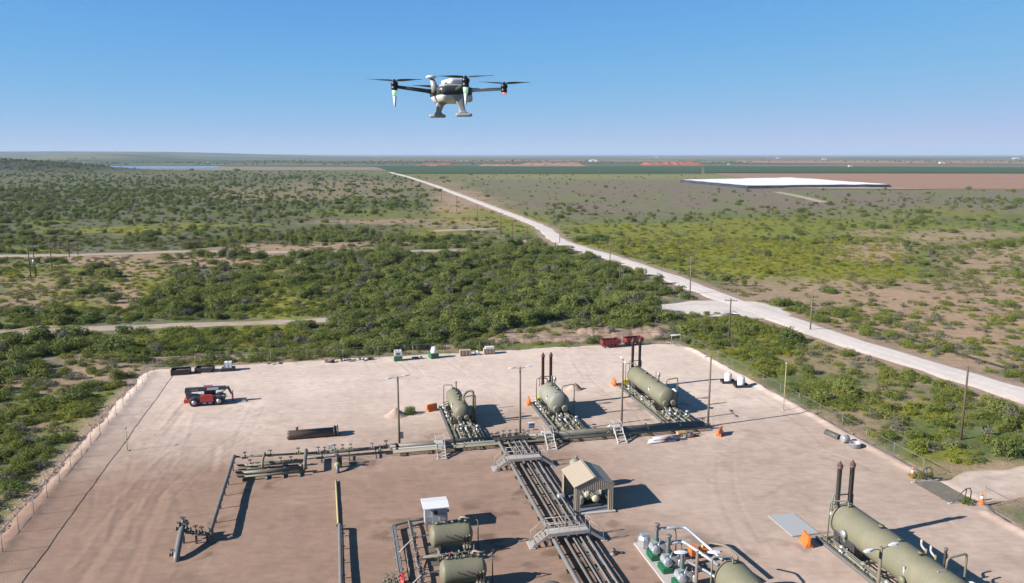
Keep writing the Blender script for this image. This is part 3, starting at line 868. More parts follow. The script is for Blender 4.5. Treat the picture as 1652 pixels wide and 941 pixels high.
def scatter():
    pts = []
    for (y0, y1, sp) in ((45, 170, 1.5), (170, 320, 2.3), (320, 760, 4.6), (760, 1600, 9.0), (1600, 4200, 26.0)):
        gx = np.arange(-y1 * 0.74 - 10, y1 * 0.74 + 10, sp); gy = np.arange(y0, y1, sp)
        X, Y = np.meshgrid(gx, gy)
        X = X + rng.uniform(-.5, .5, X.shape) * sp; Y = Y + rng.uniform(-.5, .5, X.shape) * sp
        k = np.abs(X) < 0.74 * Y + 8
        X, Y = X[k], Y[k]
        px, py, n1, n2, n3, yel, bare = cover(X, Y)
        qx = px + 60 * (fbm(X / 25., Y / 25., 421) - .5); qy = py + 14 * (fbm(X / 30., Y / 30., 423) - .5)
        dens = np.zeros_like(X)
        for cx, cy, rx, ry, s_ in DENSE:
            dens = np.maximum(dens, s_ * (0.72 if cx > 880 and cy < 480 else 1.0) * blob(qx, qy, cx, cy, rx, ry, .3))
        base = 0.05 + 0.16 * (px < 720) * (py > 282) * sstep(.42, .62, n2) + 0.06 * (py > 340)
        base = np.where(Y > 1600, 0.3 * sstep(.5, .62, fbm(X / 300., Y / 300., 427)), base)
        meadow = (px > 720) & (py < 350) & (py > 282)
        base = np.where(meadow, 0.018, base)
        dens = np.maximum(dens, base)
        dens *= (0.45 + 0.9 * sstep(.3, .6, n1)); dens *= 1 - 0.9 * bare
        # keep clear of the pad, roads, tracks, fields and water
        ok = ~in_poly(X, Y, PADW)
        ok &= seg_dist(X, Y, PADW) > 2.6
        for ln, w in ((ROAD, 6.2), (APRON, 6.2), (TRACK_B, 5.5), (TRACK_C, 2.6), (TRACK_D, 3.5), (TRACK_E, 6), (ACCESS, 5.6)):
            ok &= seg_dist(X, Y, ln) > w
        ta = seg_dist(X, Y, TRACK_A)
        ok &= ta > np.where(px < 530, 4.6, 1.2)
        ok &= ~((py < 282) & (px > 600) & (py > 266))
        ok &= ~((py < 275.5) & (py > 266) & (px > 130) & (px < 720))
        ok &= ~((px > 1150) & (py < 306.5) & (py > 264))
        ok &= ~in_poly(X, Y, [(p.x, p.y) for p in RES])
        big = ok & (rng.random(X.shape) < dens * 0.75 * (1 - .75 * np.clip(yel * 1.3, 0, 1)))
        rest = ok & ~big
        near = Y < 420
        g = np.where(near, 0.16, 0.07)
        dry = sstep(.4, .6, fbm(X / 14., Y / 14., 431))
        weed = rest & (rng.random(X.shape) < (yel * 0.9 + 0.05 * (n1 > .5)) * np.where(Y < 320, .8, .28)) & (Y < 760)
        gr = rest & ~weed & (rng.random(X.shape) < g * dry * (1 - .4 * bare)) & (Y < 1600)
        lowright = (px > 1080) & (py > 490)
        lowleft = (px < 620) & (py > 500)
        ol = rest & ~weed & ~gr & (rng.random(X.shape) < np.where(lowright | lowleft, .62, np.where(near, .12, 0.03)) * (1 - .85 * bare) * (.4 + 1.1 * sstep(.35, .6, n1))) & (Y < 420)
        gs = rest & ~weed & ~gr & ~ol & (rng.random(X.shape) < .55 * sstep(.3, .55, fbm(X / 8., Y / 8., 441)) * (1 - .55 * bare)) & (Y < 420)
        for mask, kind in ((big, 0), (weed, 1), (gr, 2), (ol, 3), (gs, 4)):
            idx = np.nonzero(mask)[0]
            for i in idx:
                pts.append((X[i], Y[i], px[i], py[i], kind, dens[i], sp))
    return pts

PTS = scatter()
kinds = {0: [], 1: [], 2: [], 3: [], 4: []}
for (x, y, px, py, kind, dn, sp) in PTS:
    if kind == 0:
        s_ = (random.uniform(0.38, 0.8) if random.random() < .5 else random.uniform(.75, 1.25)) * (1.0 if dn > .5 else 0.8)
        if py < 420: s_ *= 1.05
        if y > 700: s_ *= 1.25
        if y > 1600: s_ *= 2.2
        if y < 95: s_ *= 0.72
    elif kind == 4: s_ = random.uniform(.6, 1.5) * (1 if y < 170 else 1.6)
    elif kind == 1: s_ = random.uniform(.6, 1.3) * (1 if y < 320 else 1.4)
    elif kind == 2: s_ = random.uniform(.45, 1.1) * (1 if y < 760 else 1.7)
    else: s_ = random.uniform(.5, 1.15)
    if kind == 0 and y < 420:
        q_ = .6 if (px < 260 and py > 560) else .45 if (px < 470 and py > 400) else .45 if (px > 1090 and py > 490) else .12
        if random.random() < q_:
            kind = 3; s_ *= 1.35
    kinds[kind].append((x, y, s_, px, py))

def zone(px, py, y):
    if py > 575 and px < 260:
        return 'beside the left fence, ' + ('level with the telehandler' if py < 665 else 'level with the thin yellow pole' if py < 760 else 'at the lower left edge')
    if px > 1090 and py > 505:
        if px < 1240: return 'between the back right corner and the white road'
        if px < 1400: return 'right of the yellow fence pole'
        return ('on the right road verge' if py < 650 else 'around the tall bare pole on the right')
    if 400 < px < 1090 and py > 470:
        return 'in the thicket behind ' + ('the scrap heaps' if px < 620 else 'the green based tanks' if px < 740 else 'the beige crates' if px < 900 else 'the red racks')
    if px <= 420 and py > 500:
        return ('below the pale track near the left edge' if px < 210 else 'below the pale track behind the black bins')
    if px < 900 and py > 400: return 'in the scrub between the two pale tracks'
    if px >= 900 and py > 380: return 'on the open flat beyond the white road'
    return 'on the far plain below the horizon'

def size_word(s_, lo, hi):
    return 'large' if s_ > hi else 'small' if s_ < lo else 'middling'

def place_shrubs(kind, meshes, name, desc, cat, most):
    L_ = kinds[kind]
    zs = ground_height(np.array([p[0] for p in L_]), np.array([p[1] for p in L_]))
    vis = [(s_ / y, i) for i, (x, y, s_, px, py) in enumerate(L_) if -10 < px < 1662 and 250 < py < 960]
    vis.sort(reverse=True)
    chosen = set(i for _, i in vis[:most])
    protos = []
    for i in sorted(chosen):
        x, y, s_, px, py = L_[i]
        k = i % len(meshes)
        o = bpy.data.objects.new(name, meshes[k])
        o.location = (x, y, zs[i] - 0.05)
        o.scale = (s_ * random.uniform(.75, 1.35), s_ * random.uniform(.75, 1.35), s_ * random.uniform(.7, 1.15))
        o.rotation_euler = (0, 0, random.uniform(0, 6.28))
        COL.objects.link(o)
        d_ = 'grey half bare mesquite bush' if (kind == 0 and k == 5) else desc
        zn = zone(px, py, y)
        sz = size_word(s_, .62, .95) if kind != 4 else 'low'
        tag(o, sz + ' ' + d_ + ' ' + zn, cat, sz + ' ' + {'bush': 'bushes', 'grass': 'grass tufts'}.get(cat, cat + 's') + ' ' + zn)
        if k == len(protos): protos.append(o)
    return protos, [(L_[i][0], L_[i][1], zs[i] - 0.05, L_[i][2]) for i in range(len(L_)) if i not in chosen]

def scatter_object(name, pts, protos, label, cat):
    """one object of kind stuff: points that carry copies of the plants"""
    me = bpy.data.meshes.new(name)
    me.vertices.add(len(pts))
    P = np.array(pts, np.float32)
    me.vertices.foreach_set('co', P[:, :3].ravel())
    a = me.attributes.new('size', 'FLOAT_VECTOR', 'POINT'); a.data.foreach_set('vector', (P[:, 3:4] * rng.uniform((.75, .75, .7), (1.35, 1.35, 1.15), (len(P), 3))).astype(np.float32).ravel())
    a = me.attributes.new('turn', 'FLOAT', 'POINT'); a.data.foreach_set('value', rng.uniform(0, 6.28, len(P)).astype(np.float32))
    a = me.attributes.new('pick', 'INT', 'POINT'); a.data.foreach_set('value', rng.integers(0, len(protos), len(P)).astype(np.int32))
    o = bpy.data.objects.new(name, me)
    COL.objects.link(o)
    ng = bpy.data.node_groups.new(name, 'GeometryNodeTree')
    ng.interface.new_socket('Geometry', in_out='INPUT', socket_type='NodeSocketGeometry')
    ng.interface.new_socket('Geometry', in_out='OUTPUT', socket_type='NodeSocketGeometry')
    N, L = ng.nodes, ng.links
    gi = N.new('NodeGroupInput'); go = N.new('NodeGroupOutput')
    jo = N.new('GeometryNodeJoinGeometry')
    for p in reversed(protos):
        oi = N.new('GeometryNodeObjectInfo'); oi.inputs['Object'].default_value = p; oi.inputs['As Instance'].default_value = True
        oi.transform_space = 'ORIGINAL'
        L.new(oi.outputs['Geometry'], jo.inputs[0])
    def attr(n, t):
        q = N.new('GeometryNodeInputNamedAttribute'); q.data_type = t; q.inputs['Name'].default_value = n
        return q.outputs['Attribute']
    ip = N.new('GeometryNodeInstanceOnPoints')
    ip.inputs['Pick Instance'].default_value = True
    L.new(gi.outputs[0], ip.inputs['Points']); L.new(jo.outputs[0], ip.inputs['Instance'])
    L.new(attr('pick', 'INT'), ip.inputs['Instance Index'])
    cx = N.new('ShaderNodeCombineXYZ'); L.new(attr('turn', 'FLOAT'), cx.inputs['Z'])
    L.new(cx.outputs[0], ip.inputs['Rotation'])
    L.new(attr('size', 'FLOAT_VECTOR'), ip.inputs['Scale'])
    L.new(ip.outputs[0], go.inputs[0])
    md = o.modifiers.new('scatter', 'NODES'); md.node_group = ng
    return tag(o, label, cat, kind='stuff')

pr, rest = place_shrubs(0, BUSH, 'mesquite_bush', 'green mesquite bush', 'bush', 300)
scatter_object('mesquite_scrub', rest, pr, 'mass of green mesquite scrub covering the plain', 'scrub')
pr, rest = place_shrubs(3, OLIVE, 'weed_bush', 'olive weed bush', 'bush', 150)
scatter_object('low_weeds', rest, pr, 'low olive green weeds on the ground around the pad', 'weeds')
pr, rest = place_shrubs(2, GREYB, 'grey_shrub', 'grey green desert shrub', 'shrub', 80)
scatter_object('grey_scrub', rest, pr, 'small grey green shrubs dotted over the plain', 'scrub')
pr, rest = place_shrubs(1, WEED, 'yellow_weed', 'yellow green weed tuft', 'weed', 60)
scatter_object('yellow_weeds', rest, pr, 'yellow green flowering weeds in patches on the plain', 'weeds')
pr, rest = place_shrubs(4, GRASS, 'grass_tuft', 'dry grass tuft', 'grass', 4)
scatter_object('dry_grass', rest, pr, 'dry grass between the bushes', 'grass')
print('PLANTS', {k: len(v) for k, v in kinds.items()})

# ================================================================== PLANT: materials
OLV = paint('olive_paint', (0.185, 0.178, 0.115), rough=0.58, dirt=0.5, dirt_col=(0.27, 0.23, 0.16), scale=0.8, streak=True)
GRN = paint('grey_green_paint', (0.235, 0.24, 0.185), rough=0.58, dirt=0.5, dirt_col=(0.33, 0.28, 0.21), scale=0.8, streak=True)
PIP = paint('pipe_taupe', (0.135, 0.125, 0.10), rough=0.5, dirt=0.35, dirt_col=(0.30, 0.23, 0.17), scale=1.2)
PIPD = paint('pipe_dark', (0.065, 0.063, 0.055), rough=0.5, dirt=0.35, dirt_col=(0.24, 0.18, 0.13), scale=1.5)
PIPG = paint('pipe_grey', (0.165, 0.165, 0.16), rough=0.45, dirt=0.3, dirt_col=(0.30, 0.25, 0.2), scale=1.2)
GALV = paint('galvanised', (0.52, 0.54, 0.56), rough=0.38, metal=0.55, dirt=0.25, dirt_col=(0.35, 0.32, 0.3), scale=2)
SILV = paint('insulation_jacket', (0.60, 0.62, 0.64), rough=0.35, metal=0.6, dirt=0.2, dirt_col=(0.4, 0.37, 0.33), scale=2)
STEP = paint('walkway_beige', (0.44, 0.41, 0.365), rough=0.55, dirt=0.3, dirt_col=(0.3, 0.24, 0.19), scale=2)
STEPW = paint('stair_pale', (0.50, 0.485, 0.46), rough=0.55, dirt=0.25, dirt_col=(0.36, 0.29, 0.23), scale=2)
RUST = paint('rusty_stack', (0.135, 0.062, 0.045), rough=0.8, dirt=0.4, dirt_col=(0.06, 0.03, 0.025), scale=1.5, streak=True)
STK = paint('stack_grey', (0.15, 0.145, 0.135), rough=0.6, dirt=0.5, dirt_col=(0.13, 0.06, 0.04), scale=0.7, streak=True)
STKD = paint('stack_dark', (0.085, 0.075, 0.075), rough=0.7, dirt=0.4, dirt_col=(0.10, 0.05, 0.04), scale=0.8, streak=True)
WOOD = paint('pole_wood', (0.20, 0.155, 0.11), rough=0.85, dirt=0.3, dirt_col=(0.11, 0.085, 0.065), scale=3, streak=True)
WOODD = paint('pole_wood_dark', (0.115, 0.078, 0.058), rough=0.85, dirt=0.3, dirt_col=(0.06, 0.045, 0.035), scale=3, streak=True)
WHT_ = paint('white_plastic', (0.74, 0.74, 0.73), rough=0.4, dirt=0.15, dirt_col=(0.55, 0.5, 0.45), scale=2)
BLK = paint('black_plastic', (0.022, 0.022, 0.024), rough=0.5, dirt=0.3, dirt_col=(0.13, 0.10, 0.08), scale=2)
DRK = paint('dark_steel', (0.045, 0.047, 0.052), rough=0.5, dirt=0.35, dirt_col=(0.17, 0.13, 0.10), scale=2)
ORG = paint('safety_orange', (0.72, 0.17, 0.03), rough=0.45, dirt=0.15, dirt_col=(0.5, 0.2, 0.1), scale=2)
YEL = paint('safety_yellow', (0.78, 0.58, 0.02), rough=0.45, dirt=0.25, dirt_col=(0.4, 0.3, 0.15), scale=2)
YPL = paint('faded_yellow', (0.46, 0.39, 0.17), rough=0.6, dirt=0.35, dirt_col=(0.36, 0.27, 0.19), scale=2)
RED_ = paint('machine_red', (0.50, 0.045, 0.04), rough=0.4, dirt=0.25, dirt_col=(0.32, 0.2, 0.15), scale=2)
REDD = paint('trailer_red', (0.20, 0.03, 0.03), rough=0.6, dirt=0.3, dirt_col=(0.2, 0.1, 0.08), scale=2)
GREENP = paint('pump_green', (0.014, 0.16, 0.07), rough=0.4, dirt=0.2, dirt_col=(0.2, 0.18, 0.14), scale=2)
TAN = paint('shed_tan', (0.44, 0.365, 0.27), rough=0.5, dirt=0.15, dirt_col=(0.36, 0.28, 0.2), scale=1)
CONC = paint('concrete', (0.46, 0.43, 0.40), rough=0.9, dirt=0.3, dirt_col=(0.36, 0.27, 0.21), scale=1.5, bump=0.2)
SLATE = paint('blue_grey_floor', (0.15, 0.19, 0.235), rough=0.6, dirt=0.35, dirt_col=(0.24, 0.2, 0.17), scale=1.2)
BOXG = paint('box_grey', (0.42, 0.44, 0.46), rough=0.45, dirt=0.2, dirt_col=(0.34, 0.28, 0.24), scale=1.5)
CREAM = paint('cream_paint', (0.55, 0.53, 0.38), rough=0.45, dirt=0.2, scale=2)
RUBB = paint('tyre_rubber', (0.02, 0.02, 0.02), rough=0.85, dirt=0.5, dirt_col=(0.18, 0.14, 0.11), scale=3)
BRN = paint('brown_pipe', (0.115, 0.078, 0.058), rough=0.45, dirt=0.3, dirt_col=(0.22, 0.16, 0.12), scale=1.2)

def ell_shell(r, L, depth=None, n=40):
    """profile of a vessel with dished ends, along its length"""
    depth = depth or r * 0.5
    prof = []
    for i in range(9):
        t = i / 8 * math.pi / 2
        prof.append((max(0.02, r * math.sin(t)), depth * (1 - math.cos(t))))
    prof += [(r, depth + (L - 2 * depth) * k / 6) for k in range(1, 6)]
    for i in range(9):
        t = math.pi / 2 - i / 8 * math.pi / 2
        prof.append((max(0.02, r * math.sin(t)), L - depth * (1 - math.cos(t))))
    return prof

def flange(mb, p, axis, r, t=0.06):
    mb.lathe([(r, -t / 2), (r, t / 2)], axis, p, 14, False)
    return mb

# valve: body, bonnet and handwheel
_vm = MB().lathe([(.17, -.26), (.17, -.2), (.10, -.18), (.15, -.06), (.15, .06), (.10, .18), (.17, .2), (.17, .26)], 'Y', (0, 0, 0), 12)
_vm.lathe([(.11, 0.08), (.11, .2), (.05, .22), (.04, .52)], 'Z', (0, 0, 0), 10)
VALVE = {}
_hm = MB().tube([(0.17 * math.cos(t), 0.17 * math.sin(t), .5) for t in np.linspace(0, 2 * math.pi, 15)], .022, 6, caps=False).bar((-.17, 0, .5), (.17, 0, .5), .03, .03).bar((0, -.17, .5), (0, .17, .5), .03, .03)
def valve(parent, x, y, z, rz=0.0, s=1.0, mat=None, wheel=None):
    mat = mat or GRN
    if mat.name not in VALVE: VALVE[mat.name] = _vm.mesh('valve', mat)
    o = bpy.data.objects.new('valve', VALVE[mat.name]); COL.objects.link(o); o.parent = parent
    o.location = (x, y, z); o.rotation_euler = (0, 0, rz); o.scale = (s, s, s)
    wheel = wheel or DRK
    key = 'w' + wheel.name
    if key not in VALVE: VALVE[key] = _hm.mesh('handwheel', wheel)
    h = bpy.data.objects.new('handwheel', VALVE[key]); COL.objects.link(h); h.parent = o
    return o

def actuator(parent, x, y, z, s=1.0, mat=None):
    """control valve with a round diaphragm head"""
    m = MB().lathe([(.15, -.2), (.15, -.14), (.08, -.1), (.08, .1), (.15, .14), (.15, .2)], 'Y', (0, 0, 0), 10)
    m.lathe([(.05, 0), (.05, .35), (.12, .38), (.22, .45), (.22, .5), (.12, .58), (.03, .6)], 'Z', (0, 0, 0), 14)
    o = m.build('control_valve', mat or GALV, parent, (x, y, z)); o.scale = (s, s, s)
    return o

# ---------------------------------------------------------------- separators
def separator(name, label, u, v0, L, dia, zc, paint_m, stack_m=None, stack_h=7.5, stack_x=(-.5, .6), skid=(-2.1, 2.1, -3.0, None), seed=0, far_box=False):
    r = dia / 2
    rd = random.Random(seed)
    t = thing(name, label, 'vessel', u, v0)
    m = MB().lathe(ell_shell(r, L), 'Y', (0, 0, zc), 48)
    sh = m.build('shell', paint_m, t)
    for k in (0.5 * r, L * .5, L - .5 * r):
        MB().lathe([(r + .012, -.03), (r + .012, .03)], 'Y', (0, k, zc), 48).build('weld_band', paint_m, sh)
    for k in (.18, .82):
        y = L * k
        poly = [(-r * .85, .25), (r * .85, .25), (r * .95, zc - r * .1), (r * .5, zc - r * .78), (0, zc - r * .93), (-r * .5, zc - r * .78), (-r * .95, zc - r * .1)]
        MB().prism(poly, y - .12, y + .12).build('saddle', paint_m, t)
    x0, x1, y0, y1 = skid; y1 = y1 or L + .8
    for x in (x0, x1 - .0, x0 + .55):
        m = MB().box(x - .12, x + .12, y0, y1, .02, .07).box(x - .02, x + .02, y0, y1, .07, .27).box(x - .12, x + .12, y0, y1, .27, .32)
        m.build('skid_beam', paint_m if x != x0 else PIPG, t)
    n = max(3, int((y1 - y0) / 2.2))
    for i in range(n + 1):
        y = y0 + .15 + (y1 - y0 - .3) * i / n
        MB().box(x0 + .125, x1 - .125, y - .08, y + .08, .06, .24).build('cross_beam', paint_m, t)
    # round firetube covers on the near end
    for x in (-.42 * r, .42 * r):
        zz = zc - .38 * r
        yy = 0.5 * r * (1 - math.sqrt(max(0, 1 - (.57) ** 2))) 
        mw = MB().lathe([(.26 * r, .25), (.26 * r, -.22), (.33 * r, -.22), (.33 * r, -.36), (.22 * r, -.40)], 'Y', (x, yy, zz), 20).build('manway', paint_m, t)
        MB().lathe([(.23 * r, -.44), (.23 * r, -.402)], 'Y', (x, yy, zz), 20, False).build('cover_plate', PIPG, mw)
    # top nozzles
    for k, (fy, h, q) in enumerate(((.30, .28, .13), (.46, .2, .1), (.62, .24, .16), (.9, .2, .09))):
        x = rd.uniform(-.15, .15)
        m = MB().lathe([(q, -.2), (q, h - .06), (q + .07, h - .06), (q + .07, h)], 'Z', (x, L * fy, zc + r), 14)
        m.build('nozzle', paint_m, t)
    # relief pipe hooped over the right side, instrument column on the left
    m = MB().pipe([(r * .35, L * .16, zc + r * .9), (r * .35, L * .16, zc + r + .75), (r + .75, L * .16, zc + r + .95), (r + .75, L * .16, .3)], .085, 10, .3)
    m.build('relief_pipe', paint_m, t)
    m = MB().pipe([(-r - .35, L * .93, .3), (-r - .35, L * .93, zc + r + .55), (-.25, L * .9, zc + r + .55), (-.25, L * .9, zc + r * .9)], .07, 8, .25)
    m.build('vent_pipe', GRN, t)
    for q, (zz, rr) in enumerate(((.62, .075), (.95, .06), (1.25, .05))):
        m = MB().pipe([(-r - .45 - .15 * q, -.2, zz), (-r - .3 - .15 * q, L * .45, zz), (-r - .3 - .15 * q, L * .86, zz), (-r * .8, L * .86, zz + .2)], rr, 8)
        m.build('side_pipe', (GRN, PIPG, paint_m)[q], t)
    for q in range(4):
        y = L * (.14 + .2 * q)
        m = MB().lathe([(.09, 0), (.09, .5), (.05, .55), (.05, .75)], 'Z', (-r - .32, y, .5), 10)
        m.build('instrument', (GALV, GRN, PIPD, GALV)[q], t)
        actuator(t, -r - .55, y + .4, .75, 1.0, (GRN, GALV)[q % 2])
    lg = MB().lathe([(.07, 0), (.07, 1.1)], 'Z', (-r * .98, L * .3, zc - .5), 8).lathe([(.11, 1.1), (.11, 1.18)], 'Z', (-r * .98, L * .3, zc - .5), 8)
    lg.build('level_gauge', GALV, t)
    m = MB().box(-r * .4, r * .1, L * .13, L * .13 + .12, zc + r * .96, zc + r + .06); m.build('name_plate', GALV, t)
    if far_box:
        m = MB().box(-r * .9, -r * .3, L * .72, L * .92, .35, zc - r * .4); m.build('burner_cabinet', DRK, t)
    if stack_m:
        for x in stack_x:
            zb = zc + math.sqrt(max(.05, r * r - x * x)) - .3
            yb = L - .55
            sr = .2
            so = MB().lathe([(sr, zb), (sr, stack_h - .55), (sr + .05, stack_h - .55), (sr + .05, stack_h - .42), (sr, stack_h - .42), (sr, stack_h - .38)], 'Z', (x, yb, 0), 20).build('stack', stack_m, t)
            MB().lathe([(sr + .06, stack_h - .378), (sr + .06, stack_h - .33), (.02, stack_h + .12)], 'Z', (x, yb, 0), 20).build('cap', RUST, so)
            MB().lathe([(sr + .09, zb + .3), (sr + .09, zb + .38)], 'Z', (x, yb, 0), 20).build('flange', stack_m, so)
        MB().pipe([(stack_x[0] - .45, L - .5, zc + r * .55), (stack_x[0] - .45, L - .5, zc + r + .75), (stack_x[1] + .3, L - .5, zc + r + .75), (stack_x[1] + .3, L - .5, zc + r - .1)], .06, 8, .15).build('fuel_pipe', GRN, t)
        MB().lathe([(.02, .0), (.32, .02), (.36, .2), (.36, .5), (.2, .52)], 'Y', (-.45 * r, L - .12, zc + .1), 18).build('flame_arrester', GALV, t)
    # pipework between the near end and the header
    ye = y0
    xs = (-.9, -.45, .05, .5, .95, 1.35)
    for q, x in enumerate(xs):
        z0 = .55 + .12 * (q % 3)
        rr = (.09, .07, .11, .08, .13, .08)[q]
        m = MB().pipe([(x * .55, .35, zc - r * .75), (x * .55, -.35, z0 + .25), (x, -.9, z0), (x, ye - .5, z0), (x + .15, ye - 1.2, .62)], rr, 10)
        m.build('pipe', (GRN, PIPD, GRN, PIPG, OLV, PIPD)[q], t)
        if q % 2 == 0: valve(t, x, -1.5 - .35 * q, z0, 0, .95, (GRN, GALV, GRN)[q // 2], GALV)
        else: actuator(t, x, -1.2 - .3 * q, z0, 1.1, (GALV, GRN, GALV)[q // 2])
        if ye < -4:
            valve(t, x, ye + .8 + .25 * (q % 3), z0, 0, .85, GRN)
            MB().box(x - .05, x + .05, ye + 2.0, ye + 2.1, .3, z0).build('pipe_support', PIPD, t)
    for q in range(3):
        m = MB().lathe([(.2, 0), (.2, .55), (.12, .68), (.05, .72)], 'Z', (-1.1 + 1.0 * q, -.75 - .25 * (q % 2), .3), 14)
        m.build('filter_pot', (GRN, DRK, OLV)[q], t)
    return t

VA = separator('separator', 'olive separator vessel without stacks, leftmost of the row behind the pipe header', 14.1, 91.9, 8.4, 2.1, 1.95, OLV, None, skid=(-1.9, 1.9, -5.0, 9.0), seed=1)
VB = separator('separator', 'short grey green heater vessel with two rust red stacks', 26.9, 92.4, 6.3, 2.75, 2.15, GRN, RUST, 7.6, (-.85, .25), skid=(-2.15, 2.1, -5.2, 6.9), seed=2)
VC = separator('separator', 'long olive heater vessel with two dark stacks at the right end of the header', 41.5, 91.4, 12.6, 2.6, 2.15, OLV, STKD, 7.6, (-.5, .6), skid=(-2.1, 2.1, -4.6, 13.2), seed=3, far_box=True)
VD = separator('separator', 'largest olive heater vessel with two grey stacks in the right foreground', 42.5, 42.6, 14.1, 2.9, 2.3, OLV, STK, 7.6, (-.75, .5), skid=(-1.9, 1.9, -2.0, 14.5), seed=4, far_box=True)
# gear of its own on each vessel
m = MB().pipe([(.35, 2.0, 2.9), (.35, 2.0, 3.75), (1.0, 2.3, 4.25), (1.65, 2.0, 4.25), (1.65, 2.0, .3)], .16, 12, .4); m.build('bypass_pipe', OLV, VA)
m = MB().lathe([(.07, 0), (.07, 1.2), (.11, 1.22), (.11, 1.4), (.03, 1.45)], 'Z', (.1, 6.4, 2.9), 10); m.build('relief_stack', RUST, VA)
for o_, y, zz in ((VB, 4.4, 3.5), (VC, 4.6, 3.4)):
    MB().lathe([(.09, 0), (.09, .5), (.2, .55), (.2, .95), (.1, 1.1)], 'Z', (.45, y, zz), 12).build('relief_valve', GALV, o_)
    MB().lathe([(.07, 0), (.07, 1.2)], 'Z', (.15, y + .35, zz - .05), 8).build('vent_pipe', GRN, o_)
for k, (x, y) in enumerate(((1.25, 5.0), (1.25, 4.0))):
    nz = MB().lathe([(.09, 0), (.09, .75)], 'Z', (x - .15, y, 3.0), 10).build('nozzle', OLV, VD)
    MB().pipe([(x - .15, y + .05, 3.55), (x - .15, y + .55, 3.75), (x - .15, y + .55, 4.25)], .09, 8, .2).build('relief_elbow', STEP, nz)
MB().lathe([(.11, 0), (.11, 1.5), (.15, 1.52), (.15, 1.62)], 'Z', (1.2, 3.2, 3.1), 12).build('vent_pipe', STK, VD)
MB().tube([(1.2, 1.2, 2.95), (1.6, .95, 3.05), (1.9, .5, 2.95), (2.0, .3, 2.7)], [.14, .2, .16, .1], 10).build('wrapped_valve', WHT_, VD)
MB().tube([(.75, 1.0, 3.1), (1.0, .7, 3.2), (1.15, .3, 3.0)], [.12, .17, .1], 10).build('wrapped_valve', WHT_, VC)
MB().lathe([(.34, 0), (.34, .22), (.26, .26)], 'X', (-1.72, 11.3, 2.1), 18).build('manway', GALV, VD)
MB().lathe([(.34, 0), (.34, .22), (.26, .26)], 'X', (-1.72, 4.2, 1.9), 18).build('manway', OLV, VD)

# ---------------------------------------------------------------- header pipes along the row
H = thing('pipe_header', 'long grey pipe header running across the pad in front of the vessels', 'pipe rack', 15.0, 85.2)
def hp(name, pts, r, mat, parent=H, n=12):
    return MB().pipe([(u - 15.0, v - 85.2, z) for u, v, z in pts], r, n).build(name, mat, parent)
hp('main_pipe', [(4.6, 86.3, .62), (17.2, 86.25, .62)], .34, PIP, n=18)
hp('main_pipe', [(21.2, 86.2, .62), (43.4, 85.9, .62)], .36, PIP, n=18)
hp('main_pipe', [(-4.6, 86.0, .66), (4.4, 86.25, .64)], .2, PIP)
for q, (v, r_, z, mt) in enumerate(((85.55, .15, .58, PIPG), (85.15, .12, .52, PIP), (84.75, .14, .5, OLV))):
    hp('header_pipe', [(4.9, v, z), (44.0 - q * .3, v - .1, z)], r_, mt)
for q, (v, r_, z) in enumerate(((85.3, .06, .45), (84.9, .05, .4))):
    hp('small_pipe', [(-4.0, v, z), (5.0, v + .1, z)], r_, (PIPD, PIPG)[q])
for u in np.arange(-3.0, 44.0, 3.0):
    m = MB().box(u - 15.06, u - 14.94, -.75, 1.4, .24, .34).box(u - 15.06, u - 14.94, -.65, -.5, .0, .24).box(u - 15.06, u - 14.94, 1.1, 1.25, 0, .24)
    m.build('pipe_support', PIPD, H)
for u in (5.3, 12.0, 24.8, 29.5, 36.2, 40.5):
    for v, r_ in ((86.25, .45), (85.55, .24)):
        flange(MB(), (u - 15, v - 85.2, .62 if v > 86 else .58), 'X', r_, .1).build('flange', PIPD, H)
for u, v, z, s_ in ((4.2, 86.2, .75, 1.3), (3.5, 85.6, .6, 1.0), (2.6, 86.1, .75, 1.0), (-1.6, 86.2, .8, 1.2), (-.7, 86.2, .8, 1.1), (.2, 86.2, .8, 1.1), (-3.4, 86.0, .8, 1.1), (-2.7, 86.0, .8, 1.0),
                    (17.5, 86.6, .7, 1.1), (18.2, 86.9, .7, 1.1), (19.0, 86.9, .7, 1.1), (19.8, 86.9, .7, 1.1), (20.6, 86.7, .7, 1.1), (21.2, 86.6, .7, 1.0), (43.6, 85.9, .6, 1.2), (44.1, 85.3, .55, 1.1), (16.6, 86.2, .7, 1.2), (22.0, 85.4, .6, .9), (31.0, 85.2, .6, .9)):
    valve(H, u - 15, v - 85.2, z, R(90), s_, (PIPD, PIP, GRN)[int(u * 10) % 3], PIPD)
MB().box(-17.3, -16.8, 1.0, 1.12, 1.0, 1.5).build('junction_box', WHT_, H)

# manifold at the left end of the header
MF = thing('manifold', 'olive valve manifold of parallel pipes at the left end of the header', 'manifold', -9.0, 83.5)
def mp_(name, pts, r, mat, parent=MF, n=12):
    return MB().pipe([(u + 9.0, v - 83.5, z) for u, v, z in pts], r, n).build(name, mat, parent)
mp_('pipe', [(-12.5, 86.0, 1.0), (-4.6, 86.0, .75)], .12, PIP)
mp_('pipe', [(-12.0, 84.3, .55), (-4.8, 84.3, .55)], .2, OLV)
mp_('pipe', [(-11.9, 82.4, .5), (-4.8, 82.4, .5)], .24, PIP)
mp_('pipe', [(-11.6, 81.5, .45), (-5.0, 81.5, .45)], .13, OLV)
mp_('pipe', [(-12.0, 83.4, .5), (-5.5, 83.4, .5)], .1, PIPD)
mp_('riser', [(-4.7, 82.0, .5), (-4.7, 82.0, 1.25), (-4.7, 85.9, 1.25), (-4.7, 86.0, .7)], .2, PIP)
mp_('riser', [(-9.2, 83.2, .5), (-9.2, 83.2, 1.2), (-9.2, 86.0, 1.2), (-9.2, 86.0, .8)], .14, OLV)
